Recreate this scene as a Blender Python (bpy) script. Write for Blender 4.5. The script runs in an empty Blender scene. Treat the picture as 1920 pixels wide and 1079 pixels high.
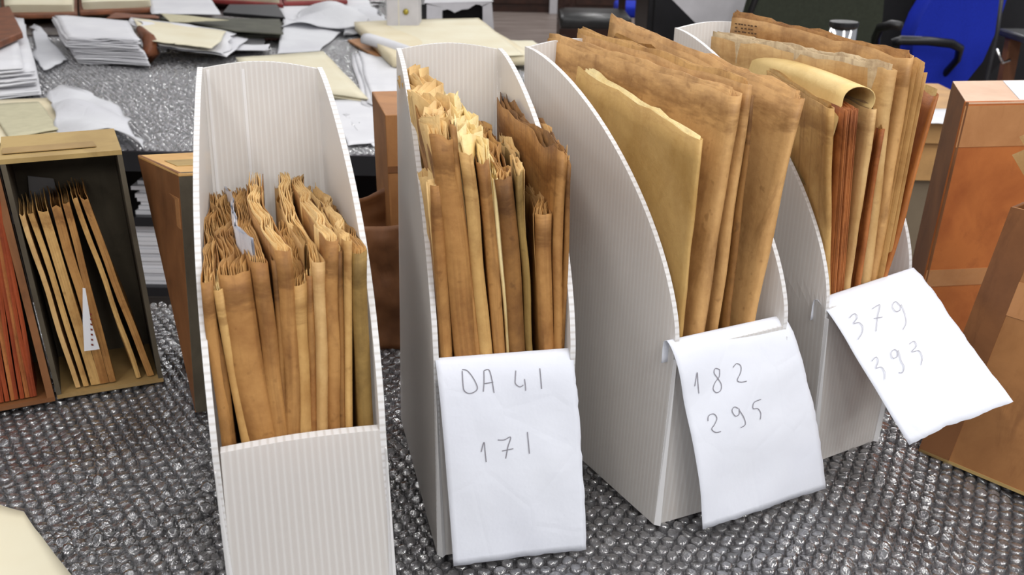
import bpy, math, random
import numpy as np
from mathutils import Matrix, Vector
random.seed(7)
SC = bpy.context.scene
COL = SC.collection
T = 0.756            # top of the bubble wrap on the near table (all z below are relative to it)

# ------------------------------------------------------------------ camera
F_PX = 1898.78
CAM = np.array([0, 0, 0.43934])
R_ = np.array([0.9998203, 0.00706913, 0.01758951])
U_ = np.array([-0.01895689, 0.37283841, 0.92770262])
FW = np.array([0, 0.92786936, -0.37290542])
cd = bpy.data.cameras.new('camera'); cam = bpy.data.objects.new('camera', cd); COL.objects.link(cam)
cd.sensor_width = 36; cd.lens = F_PX / 1920 * 36; cd.clip_start = 0.02
cam.matrix_world = Matrix(((R_[0], U_[0], -FW[0], CAM[0]), (R_[1], U_[1], -FW[1], CAM[1]),
                           (R_[2], U_[2], -FW[2], CAM[2] + T), (0, 0, 0, 1)))
cd.dof.use_dof = True; cd.dof.focus_distance = 0.74; cd.dof.aperture_fstop = 18
SC.camera = cam
# ------------------------------------------------------------------ world, lights, exposure
SC.view_settings.view_transform = 'Standard'; SC.view_settings.look = 'None'
SC.view_settings.exposure = -0.1; SC.view_settings.gamma = 1; SC.view_settings.use_curve_mapping = False
w = bpy.data.worlds.new('world'); SC.world = w; w.use_nodes = True
w.node_tree.nodes['Background'].inputs[0].default_value = (0.93, 0.95, 1.0, 1)
w.node_tree.nodes['Background'].inputs[1].default_value = 0.42
def area(name, loc, size, power, col=(1, 0.98, 0.96)):
    l = bpy.data.lights.new(name, 'AREA'); l.shape = 'RECTANGLE'; l.size, l.size_y = size
    l.energy = power; l.color = col
    o = bpy.data.objects.new(name, l); COL.objects.link(o); o.location = loc
    return o
for ly, k in ((-3.4, 2.3), (-1.2, 1.45), (0.2, .62), (1.6, .6), (3.2, .6), (5.2, .7), (7.4, .9), (9.8, 1.1)):
    for lx, e in ((-2.4, 6), (-0.9, 11), (0.6, 20), (2.1, 22)):
        area('fluorescent_light', (lx + .15, ly, 2.75), (0.22, 1.2), e * k)

# ------------------------------------------------------------------ maths helpers
def ray(px, py):
    d = FW + R_ * (px - 960) / F_PX - U_ * (py - 539.5) / F_PX
    return d / np.linalg.norm(d)
def at_z(px, py, z=0.0):
    d = ray(px, py); return CAM + d * (z - CAM[2]) / d[2]
def at_y(px, py, y):
    d = ray(px, py); return CAM + d * (y - CAM[1]) / d[1]
def on_plane(px, py, P, n):
    d = ray(px, py); return CAM + d * (np.dot(P - CAM, n) / np.dot(d, n))
W_, D_, HF, H_ = 0.08826, 0.20697, 0.1496, 0.32
HOLD = [(-0.15669, 0.47537, 0.28222), (-0.04687, 0.58364, 0.23462), (0.11334, 0.62470, 0.52478), (0.24180, 0.71293, 0.54501)]
def loc2w(h, a, b, z):
    x, y, yaw = HOLD[h]; c, s = math.cos(yaw), math.sin(yaw)
    return np.array([x + a * c - b * s, y + a * s + b * c, z])
def w2loc(h, P):
    x, y, yaw = HOLD[h]; c, s = math.cos(yaw), math.sin(yaw); dx, dy = P[0] - x, P[1] - y
    return np.array([dx * c + dy * s, -dx * s + dy * c, P[2]])
def at_loc(h, px, py, b):
    P0 = w2loc(h, CAM); P1 = w2loc(h, CAM + ray(px, py)); d = P1 - P0
    return P0 + d * (b - P0[1]) / d[1]
class Wave:
    """cheap smooth noise: a sum of random sines"""
    def __init__(s, seed, n=7):
        r = np.random.RandomState(seed); s.k = r.normal(0, 1, (n, 3)); s.p = r.uniform(0, 6.28, n)
    def __call__(s, x, y=0.0, z=0.0, f=1.0):
        t = 0
        for k, p in zip(s.k, s.p): t = t + np.sin((k[0] * x + k[1] * y + k[2] * z) * f + p)
        return t / 2.6

# ------------------------------------------------------------------ scene-graph helpers
def tag(o, label, cat, group=None, kind=None):
    o['label'] = label; o['category'] = cat
    if group: o['group'] = group
    if kind: o['kind'] = kind
    return o
def thing(name, label, cat, loc, group=None):
    o = bpy.data.objects.new(name, None); COL.objects.link(o); o.empty_display_size = 0.02
    o.location = (loc[0], loc[1], loc[2] + T)
    return tag(o, label, cat, group)
def mesh(name, V, F, mat, parent=None, smooth=False, uv=None, mats=None, fm=None, label=None, solid=0):
    V = np.asarray(V, float).reshape(-1, 3).copy(); V[:, 2] += T
    org = np.zeros(3)
    if parent is not None:
        q = parent
        while q.parent: q = q.parent
        org = np.array(q.location)
    else:
        org = np.array([(V[:, 0].min() + V[:, 0].max()) / 2, (V[:, 1].min() + V[:, 1].max()) / 2, V[:, 2].min()])
    V -= org
    me = bpy.data.meshes.new(name)
    me.from_pydata(V.tolist(), [], [list(map(int, f)) for f in F])
    for m in (mats or [mat]): me.materials.append(m)
    if fm is not None: me.polygons.foreach_set('material_index', np.array(fm, np.int32))
    if smooth: me.polygons.foreach_set('use_smooth', np.ones(len(me.polygons), bool))
    if uv is not None:
        lay = me.uv_layers.new(name='UVMap'); li = np.zeros(len(me.loops), np.int32)
        me.loops.foreach_get('vertex_index', li)
        lay.data.foreach_set('uv', np.asarray(uv, np.float32)[li].ravel())
    me.update()
    o = bpy.data.objects.new(name, me); COL.objects.link(o)
    if parent is not None: o.parent = parent
    else: o.location = org
    if label: o['label'] = label
    if solid:
        md = o.modifiers.new('thickness', 'SOLIDIFY'); md.thickness = solid; md.offset = 0
    return o
def struct(o): o['kind'] = 'structure'; return o
def grid_faces(nu, nv, off=0):
    return [(off + i * nv + j, off + (i + 1) * nv + j, off + (i + 1) * nv + j + 1, off + i * nv + j + 1) for i in range(nu - 1) for j in range(nv - 1)]
def hexa(c):
    """8 corners: 4 bottom (ccw) then 4 top"""
    return list(c), [(3, 2, 1, 0), (4, 5, 6, 7), (0, 1, 5, 4), (1, 2, 6, 5), (2, 3, 7, 6), (3, 0, 4, 7)]
def box(x0, x1, y0, y1, z0, z1):
    return hexa([(x0, y0, z0), (x1, y0, z0), (x1, y1, z0), (x0, y1, z0), (x0, y0, z1), (x1, y0, z1), (x1, y1, z1), (x0, y1, z1)])
class MB:
    def __init__(s): s.V = []; s.F = []; s.M = []
    def add(s, V, F, m=0):
        o = len(s.V); s.V += [tuple(v) for v in V]; s.F += [tuple(i + o for i in f) for f in F]; s.M += [m] * len(F); return s
    def tube(s, pts, r, n=8, m=0):
        pts = [np.array(p, float) for p in pts]; rr = r if isinstance(r, (list, tuple)) else [r] * len(pts); V = []
        for i, p in enumerate(pts):
            d = pts[min(i + 1, len(pts) - 1)] - pts[max(i - 1, 0)]; d /= np.linalg.norm(d)
            a = np.cross(d, [0, 0, 1.0]); a = a if np.linalg.norm(a) > .1 else np.cross(d, [0, 1.0, 0]); a /= np.linalg.norm(a); b = np.cross(d, a)
            V += [p + rr[i] * (a * math.cos(2 * math.pi * k / n) + b * math.sin(2 * math.pi * k / n)) for k in range(n)]
        F = [(i * n + k, i * n + (k + 1) % n, (i + 1) * n + (k + 1) % n, (i + 1) * n + k) for i in range(len(pts) - 1) for k in range(n)]
        F += [tuple(range(n))[::-1], tuple((len(pts) - 1) * n + k for k in range(n))]
        return s.add(V, F, m)
    def build(s, name, mat, parent=None, smooth=False, bevel=0, **k):
        o = mesh(name, s.V, s.F, mat, parent, smooth, fm=s.M if any(s.M) else None, **k)
        if bevel:
            b = o.modifiers.new('bevel', 'BEVEL'); b.width = bevel; b.segments = 2; b.limit_method = 'ANGLE'
        return o

# ------------------------------------------------------------------ materials
def srgb(r, g, b):
    f = lambda c: ((c / 255 + .055) / 1.055) ** 2.4 if c > 10 else c / 255 / 12.92
    return (f(r), f(g), f(b), 1)
class N:
    def __init__(s, name):
        s.m = bpy.data.materials.new(name); s.m.use_nodes = True; s.t = s.m.node_tree; s.t.nodes.clear()
        s.out = s.t.nodes.new('ShaderNodeOutputMaterial')
    def n(s, typ, **kw):
        o = s.t.nodes.new('ShaderNode' + typ)
        for k, v in kw.items():
            if k[0] == '_': setattr(o, k[1:], v)
        return o
    def l(s, a, b): s.t.links.new(a, b)
    def coord(s, kind='Object', rnd=True):
        tc = s.n('TexCoord'); v = tc.outputs[kind]
        if not rnd: return v
        oi = s.n('ObjectInfo'); mu = s.n('Math', _operation='MULTIPLY'); s.l(oi.outputs['Random'], mu.inputs[0]); mu.inputs[1].default_value = 37.0
        ad = s.n('VectorMath', _operation='ADD'); s.l(v, ad.inputs[0]); s.l(mu.outputs[0], ad.inputs[1]); return ad.outputs[0]
    def noise(s, vec, scale, detail=4, rough=.6, dist=0):
        o = s.n('TexNoise'); o.inputs['Scale'].default_value = scale; o.inputs['Detail'].default_value = detail
        o.inputs['Roughness'].default_value = rough; o.inputs['Distortion'].default_value = dist; s.l(vec, o.inputs['Vector']); return o.outputs['Fac']
    def ramp(s, fac, pts):
        o = s.n('ValToRGB'); e = o.color_ramp.elements
        while len(e) < len(pts): e.new(.5)
        for i, (p, c) in enumerate(pts): e[i].position = p; e[i].color = c if len(c) == 4 else (*c, 1)
        s.l(fac, o.inputs[0]); return o.outputs[0]
    def mix(s, fac, a, b, blend='MIX'):
        o = s.n('Mix', _data_type='RGBA', _blend_type=blend)
        if isinstance(fac, (int, float)): o.inputs[0].default_value = fac
        else: s.l(fac, o.inputs[0])
        for i, x in ((6, a), (7, b)):
            if isinstance(x, tuple): o.inputs[i].default_value = x
            else: s.l(x, o.inputs[i])
        return o.outputs[2]
    def math(s, op, a, b=0.0, clamp=False):
        o = s.n('Math', _operation=op, _use_clamp=clamp)
        for i, x in enumerate((a, b)):
            if isinstance(x, (int, float)): o.inputs[i].default_value = x
            else: s.l(x, o.inputs[i])
        return o.outputs[0]
    def scalev(s, vec, sc):
        o = s.n('Mapping'); o.inputs['Scale'].default_value = sc; s.l(vec, o.inputs['Vector']); return o.outputs[0]
    def bump(s, h, strength=.3, dist=.001):
        o = s.n('Bump'); o.inputs['Strength'].default_value = strength; o.inputs['Distance'].default_value = dist; s.l(h, o.inputs['Height']); return o.outputs[0]
    def done(s, col, rough=.7, spec=.3, metal=0, nor=None, trans=None):
        p = s.n('BsdfPrincipled')
        if isinstance(col, tuple): p.inputs['Base Color'].default_value = col
        else: s.l(col, p.inputs['Base Color'])
        if isinstance(rough, (int, float)): p.inputs['Roughness'].default_value = rough
        else: s.l(rough, p.inputs['Roughness'])
        p.inputs['Specular IOR Level'].default_value = spec; p.inputs['Metallic'].default_value = metal
        if nor is not None: s.l(nor, p.inputs['Normal'])
        s.p = p
        if trans:
            t = s.n('BsdfTranslucent'); t.inputs[0].default_value = trans[1]; mx = s.n('MixShader'); mx.inputs[0].default_value = trans[0]
            s.l(p.outputs[0], mx.inputs[1]); s.l(t.outputs[0], mx.inputs[2]); s.l(mx.outputs[0], s.out.inputs[0])
        else: s.l(p.outputs[0], s.out.inputs[0])
        return s.m
def plain(name, col, rough=.6, spec=.3, metal=0, var=.12, scale=30, bump=.15):
    m = N(name); v = m.coord(); f = m.noise(v, scale, 5)
    dark = tuple(c * (1 - var * 2.2) for c in col[:3]) + (1,)
    c = m.ramp(f, [(.3, dark), (.65, col)])
    return m.done(c, rough, spec, metal, m.bump(m.noise(v, scale * 6, 3), bump))
def kraft(name, light, mid, dark, stain=1.0, top=.9, rough=.62, streak=.45):
    """aged paper: mottled, foxed, darker burnt band along the top edge (uv v = 0..1 up the sheet, u in metres)"""
    m = N(name); v = m.coord(); uv = m.coord('UV')
    big = m.noise(v, 22, 5, .6); fine = m.noise(v, 260, 3, .6)
    c = m.ramp(big, [(.33, mid), (.56, light)])
    st = m.noise(m.scalev(v, (1, 1, .45)), 34, 6, .62, .6)
    c = m.mix(m.math('MULTIPLY', m.ramp(st, [(.52, (0, 0, 0)), (.72, (1, 1, 1))]), .62 * stain), c, dark)
    sx = m.n('SeparateXYZ'); tc = m.n('TexCoord'); m.l(tc.outputs['UV'], sx.inputs[0])
    e = m.math('ADD', sx.outputs[1], m.math('MULTIPLY', m.math('SUBTRACT', m.noise(uv, 45, 5), .5), .16))
    band = m.ramp(e, [(top, (0, 0, 0)), (top + .035, (1, 1, 1)), (.985, (.5, .5, .5)), (1.0, (.15, .15, .15))])
    c = m.mix(m.math('MULTIPLY', band, .55 * stain), c, dark)
    sk = m.ramp(m.noise(m.scalev(uv, (210, 1.6, 1)), 1.0, 4, .6), [(.50, (0, 0, 0)), (.68, (1, 1, 1))])
    c = m.mix(m.math('MULTIPLY', sk, streak), c, dark)
    spots = m.ramp(m.noise(v, 120, 2, .5), [(.66, (0, 0, 0)), (.74, (1, 1, 1))])
    c = m.mix(m.math('MULTIPLY', spots, .35 * stain), c, dark)
    c = m.mix(.18, c, m.ramp(fine, [(.3, mid), (.7, light)]))
    return m.done(c, rough, .28, 0, m.bump(m.math('ADD', m.math('MULTIPLY', fine, .25), m.noise(v, 55, 5)), .45, .0016))
K = srgb
MT = dict(
    gold=kraft('aged_gold_paper', K(199, 160, 100), K(171, 128, 73), K(104, 60, 23)),
    brown=kraft('aged_brown_paper', K(176, 130, 75), K(141, 95, 50), K(78, 42, 16), 1.1),
    dark=kraft('dark_aged_paper', K(145, 103, 55), K(109, 71, 36), K(57, 33, 14), 1.2),
    pale=kraft('pale_buff_paper', K(208, 172, 118), K(184, 144, 90), K(128, 82, 40), .7, .93, .55, .3),
    kraftbig=kraft('large_buff_cover', K(204, 160, 104), K(170, 126, 76), K(104, 64, 32), 1.1, .92, .5, .12),
    gilt=kraft('yellow_buff_cover', K(196, 160, 100), K(176, 138, 78), K(140, 98, 52), .5, .97, .5, .1),
    orange=kraft('orange_cover', K(182, 116, 62), K(150, 90, 46), K(92, 50, 24), .7, .97, .5, .35),
    redbrown=kraft('red_brown_paper', K(178, 112, 62), K(136, 76, 38), K(80, 38, 18), .9, .9, .6, .8),
    rust=kraft('rust_board', K(154, 71, 37), K(124, 51, 27), K(65, 27, 16), .8),
    olive=kraft('olive_stained_paper', K(148, 119, 66), K(117, 90, 46), K(66, 47, 21), 1.0),
    pages=kraft('page_edges', K(222, 188, 130), K(192, 152, 94), K(124, 80, 38), .45, .99, .6, .3),
    pages_dark=kraft('brown_page_edges', K(192, 150, 92), K(156, 112, 62), K(90, 54, 24), .5, .99, .6, .4),
    pages_cream=kraft('cream_page_edges', K(240, 222, 168), K(220, 192, 130), K(160, 112, 54), .45, .985, .6, .15),
    pages_grey=kraft('greyed_page_edges', K(206, 184, 148), K(170, 144, 106), K(110, 76, 46), .7, .95, .6, .4),
    pages_white=kraft('white_page_edges', K(238, 240, 246), K(214, 214, 222), K(150, 150, 170), .3, .99),
)
def polyprop():
    m = N('corrugated_polypropylene'); tc = m.n('TexCoord'); sx = m.n('SeparateXYZ'); m.l(tc.outputs['UV'], sx.inputs[0])
    s = m.math('SINE', m.math('MULTIPLY', sx.outputs[0], 2 * math.pi / .0041))
    s01 = m.math('ADD', m.math('MULTIPLY', s, .5), .5)
    s3 = m.math('POWER', s01, 3)
    nz = m.noise(m.coord(), 9, 2)
    c = m.mix(s3, m.ramp(nz, [(.3, K(237, 232, 227)), (.7, K(241, 237, 233))]), K(246, 244, 241))
    nor = m.bump(s01, .08, .0004)
    p = m.n('BsdfPrincipled'); m.l(c, p.inputs['Base Color']); p.inputs['Roughness'].default_value = .36; p.inputs['Specular IOR Level'].default_value = .45; m.l(nor, p.inputs['Normal'])
    t = m.n('BsdfTranslucent'); t.inputs[0].default_value = K(226, 224, 222)
    mx = m.n('MixShader'); m.l(m.math('SUBTRACT', .40, m.math('MULTIPLY', s3, .06)), mx.inputs[0]); m.l(p.outputs[0], mx.inputs[1]); m.l(t.outputs[0], mx.inputs[2])
    tp = m.n('BsdfTransparent'); tp.inputs[0].default_value = (.95, .94, .92, 1); m2 = m.n('MixShader'); m2.inputs[0].default_value = .10
    m.l(mx.outputs[0], m2.inputs[1]); m.l(tp.outputs[0], m2.inputs[2]); m.l(m2.outputs[0], m.out.inputs[0])
    return m.m
def polyedge():
    m = N('polypropylene_cut_edge'); tc = m.n('TexCoord'); sx = m.n('SeparateXYZ'); m.l(tc.outputs['UV'], sx.inputs[0])
    s = m.math('SINE', m.math('MULTIPLY', sx.outputs[1], 2 * math.pi / .0046))
    c = m.ramp(m.math('ADD', m.math('MULTIPLY', s, .5), .5), [(.05, K(222, 219, 216)), (.4, K(246, 246, 247))])
    return m.done(c, .4, .4, trans=(.35, K(236, 234, 232)))
MT['buff_plain'] = kraft('plain_buff_cover', K(222, 194, 134), K(206, 176, 114), K(160, 120, 66), .3, .99, .5, .02)
MT['pp'] = polyprop(); MT['ppedge'] = polyedge()
def whitepaper(name, col, col2, trans=.12, bumps=.25, sc=14):
    m = N(name); v = m.coord(); c = m.ramp(m.noise(v, 7, 3), [(.3, col2), (.65, col)])
    cre = m.n('TexVoronoi', _feature='DISTANCE_TO_EDGE'); cre.inputs['Scale'].default_value = sc; m.l(m.scalev(v, (1, 1, .7)), cre.inputs['Vector'])
    h = m.math('ADD', m.noise(v, sc * 1.4, 4), m.math('MULTIPLY', m.math('MINIMUM', cre.outputs[0], .06), 2.0))
    return m.done(c, .6, .2, 0, m.bump(h, bumps, .004), (trans, col))
MT['note'] = whitepaper('white_note_paper', K(231, 234, 242), K(224, 227, 237), .12, .22, 26)
MT['white'] = whitepaper('white_sheet_paper', K(228, 228, 231), K(214, 214, 219), .1, .3, 8)
MT['tissue'] = whitepaper('crumpled_tissue', K(232, 233, 236), K(218, 218, 223), .25, .7, 16)
MT['cream'] = whitepaper('cream_paper', K(230, 220, 192), K(220, 206, 172), .08, .15, 5)
MT['creampage'] = whitepaper('cream_page_plain', K(230, 224, 200), K(222, 212, 184), .08, .1, 4)
MT['oldpage'] = plain('printed_old_page', K(190, 184, 156), .8, .15, var=.06, scale=60)
MT['pencil'] = plain('pencil_graphite', K(142, 140, 148), .7, .2, var=.1)
MT['pencil_faint'] = plain('faint_pencil_graphite', K(176, 175, 184), .7, .2, var=.05)
MT['ink'] = plain('dark_print', K(96, 76, 60), .8, .1)
MT['redink'] = plain('dark_red_print', K(120, 60, 50), .8, .1)
def cardboard(name, a, b, c_, rough=.55):
    m = N(name); v = m.coord()
    c = m.ramp(m.noise(v, 16, 6, .6, .4), [(.32, b), (.6, a)])
    c = m.mix(m.math('MULTIPLY', m.ramp(m.noise(m.scalev(v, (1, 1, .4)), 20, 6, .7, 1.2), [(.55, (0, 0, 0)), (.7, (1, 1, 1))]), .4), c, c_)
    return m.done(c, rough, .35, 0, m.bump(m.noise(v, 90, 4), .2, .001))
MT['box_brown'] = cardboard('brown_box_board', K(128, 84, 50), K(104, 66, 38), K(74, 44, 24))
MT['box_orange'] = cardboard('orange_box_board', K(178, 104, 50), K(152, 82, 36), K(116, 58, 26))
MT['box_tan'] = cardboard('tan_box_board', K(166, 116, 70), K(140, 94, 54), K(100, 62, 34))
MT['box_top'] = cardboard('pale_box_top', K(206, 164, 104), K(184, 140, 84), K(150, 104, 58))
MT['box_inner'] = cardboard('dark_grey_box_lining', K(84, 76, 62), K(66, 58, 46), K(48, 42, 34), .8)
MT['box_olive'] = cardboard('olive_box_paper', K(158, 130, 84), K(136, 110, 68), K(104, 82, 50))
MT['box_ochre'] = cardboard('ochre_tape', K(168, 142, 90), K(152, 126, 78), K(122, 98, 58))
MT['tape'] = cardboard('glossy_brown_tape', K(182, 130, 84), K(164, 112, 70), K(140, 90, 52), .25)
MT['pinktop'] = cardboard('pale_pink_box_top', K(214, 178, 150), K(202, 162, 132), K(184, 142, 112), .35)
MT['leather'] = plain('brown_leather', K(132, 78, 48), .5, .4, var=.25, scale=18, bump=.4)
MT['redleather'] = plain('dark_red_leather', K(138, 52, 50), .5, .4, var=.2, scale=18, bump=.3)
MT['darkgreen'] = plain('dark_olive_board', K(84, 84, 72), .6, .3, var=.2, scale=15)
MT['black'] = plain('black_plastic', K(22, 22, 26), .35, .5, var=.1)
MT['blackcloth'] = plain('black_cloth', K(24, 22, 24), .9, .1, var=.1)
MT['blackleather'] = plain('black_leather', K(52, 52, 52), .3, .5, var=.15, bump=.3)
MT['darkwood'] = plain('dark_wood', K(62, 36, 26), .4, .4, var=.25, scale=12)
MT['wood'] = plain('pale_wood_edge', K(196, 152, 98), .5, .3, var=.15, scale=12)
MT['midwood'] = plain('brown_wood', K(128, 84, 58), .5, .3, var=.2, scale=12)
MT['blue'] = plain('blue_upholstery', K(34, 52, 176), .9, .15, var=.08, scale=200, bump=.4)
MT['oliveback'] = plain('olive_mesh_fabric', K(56, 60, 50), .85, .2, var=.1, scale=120, bump=.4)
MT['chrome'] = plain('chrome', (.75, .75, .76, 1), .12, .5, 1, var=.02, bump=.0)
MT['greysteel'] = plain('dark_grey_steel', K(58, 58, 62), .4, .5, .3)
MT['whiteboard'] = plain('pale_grey_board', K(196, 194, 198), .6, .3, var=.04)
MT['gold_metal'] = plain('gold_stud', K(176, 160, 70), .35, .5, .6)
MT['tabletop'] = plain('dark_grey_tabletop', K(84, 79, 85), .6, .3, var=.06, scale=8)
MT['midboard'] = plain('grey_brown_board', K(126, 112, 92), .6, .3, var=.1, scale=8)
MT['bluegrey'] = plain('bluish_plastic_bag', K(124, 122, 122), .4, .4, var=.2, scale=8)
def floor_mat():
    m = N('grey_brown_floor'); v = m.coord('Object', False)
    f = m.noise(m.scalev(v, (.6, 6, 1)), 3, 6, .7)
    return m.done(m.ramp(f, [(.3, K(96, 84, 78)), (.65, K(146, 134, 128))]), .45, .4)
def film(name, cloud=.1, rel=.75, sc1=190):
    m = N(name); v = m.coord('Object', False)
    nor = m.bump(m.math('ADD', m.noise(v, sc1, 3, .6, .5), m.math('MULTIPLY', m.noise(v, 700, 2), .12)), rel, .0022)
    tr = m.n('BsdfTransparent'); tr.inputs[0].default_value = (.93, .93, .94, 1)
    gl = m.n('BsdfGlossy'); gl.inputs['Roughness'].default_value = .07; m.l(nor, gl.inputs['Normal'])
    fr = m.n('Fresnel'); fr.inputs[0].default_value = 1.62; m.l(nor, fr.inputs['Normal'])
    df = m.n('BsdfDiffuse'); df.inputs[0].default_value = (.75, .74, .77, 1)
    a = m.n('MixShader'); m.l(m.math('MULTIPLY', m.ramp(m.noise(v, 12, 4), [(.35, (.35, .35, .35)), (.75, (1, 1, 1))]), cloud), a.inputs[0]); m.l(tr.outputs[0], a.inputs[1]); m.l(df.outputs[0], a.inputs[2])
    b = m.n('MixShader'); m.l(m.math('MULTIPLY', fr.outputs[0], 3.0, True), b.inputs[0]); m.l(a.outputs[0], b.inputs[1]); m.l(gl.outputs[0], b.inputs[2])
    m.l(b.outputs[0], m.out.inputs[0]); return m.m
MT['film'] = film('bubble_wrap_film', .12, .50, 140); MT['film_far'] = film('bubble_wrap_film_far', .30, 1.0, 130)
MT['floor'] = floor_mat()

# ------------------------------------------------------------------ the setting
struct(mesh('floor', *box(-6, 6, -1.5, 12, -T - .02, -T), MT['floor']))
struct(mesh('shade_wall_left', *box(-3.7, -3.6, -1.5, 12, -T, 2.2), MT['midboard']))  # unseen wall, added to keep ambient light off the left-facing sides
struct(mesh('wall_back', *box(-6, 6, 12, 12.1, -T, 2.2), MT['darkwood']))

def table(name, label, pts, thick, mat, legs, z=-.005, shelves=(), edge=None):
    """pts: polygon corners (x,y) ccw"""
    c = np.mean(pts, 0); t = thing(name, label, 'table', (c[0], c[1], -T))
    n = len(pts); V = [(x, y, z - thick) for x, y in pts] + [(x, y, z) for x, y in pts]
    F = [tuple(range(n))[::-1], tuple(range(n, 2 * n))] + [(i, (i + 1) % n, n + (i + 1) % n, n + i) for i in range(n)]
    mesh('tabletop', V, F, None, t, mats=[mat, edge or mat], fm=[0, 0] + [1] * n)
    for x, y in legs: MB().add(*box(x - .02, x + .02, y - .02, y + .02, -T, z - thick)).build('leg', MT['greysteel'], t)
    for (x0, x1, y0, y1, zz) in shelves: MB().add(*box(x0, x1, y0, y1, zz - .018, zz)).build('shelf', MT['black'], t)
    return t
NT = [(-1.25, .12), (1.15, .12), (1.15, .93), (.2, 1.0), (-1.25, 1.02)]
table('work_table', 'grey work table under the bubble wrap in the foreground, carrying the four white file holders', NT, .03, MT['tabletop'], [(-1.2, .2), (1.1, .2), (-1.2, .95), (1.1, .88)])
FT = [(-2.4, 1.70), (.0, 1.70), (.17, 2.72), (-.02, 3.05), (-.28, 3.35), (-.3, 4.25), (-2.4, 4.25)]
table('work_table', 'far grey table under bubble wrap, spread with open books and loose papers', FT, .035, MT['tabletop'],
      edge=MT['black'], legs=[(-2.3, 1.78), (-.13, 1.78), (-.36, 4.1), (-2.3, 4.1)], shelves=[(-2.3, -.2, 1.78, 2.3, -.15), (-2.3, -.2, 1.78, 2.3, -.29)])
for (x0, x1, y0, y1, z0, z1, lab) in ((-.74, -.50, 1.80, 2.1, -.29, -.165, 'white paper pile on the lower rail shelf below the far table'),
                                      (-.70, -.5, 1.80, 2.1, -.15, -.085, 'thin white paper pile on the upper rail shelf below the far table')):
    mb = MB(); k = int((z1 - z0) / .008)
    for i in range(k):
        j = random.uniform(-.006, .006); mb.add(*box(x0 + j, x1 + j, y0 + j, y1, z0 + i * .008, z0 + i * .008 + .0072))
    tag(mb.build('paper_pile', MT['white']), lab, 'papers')

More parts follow.
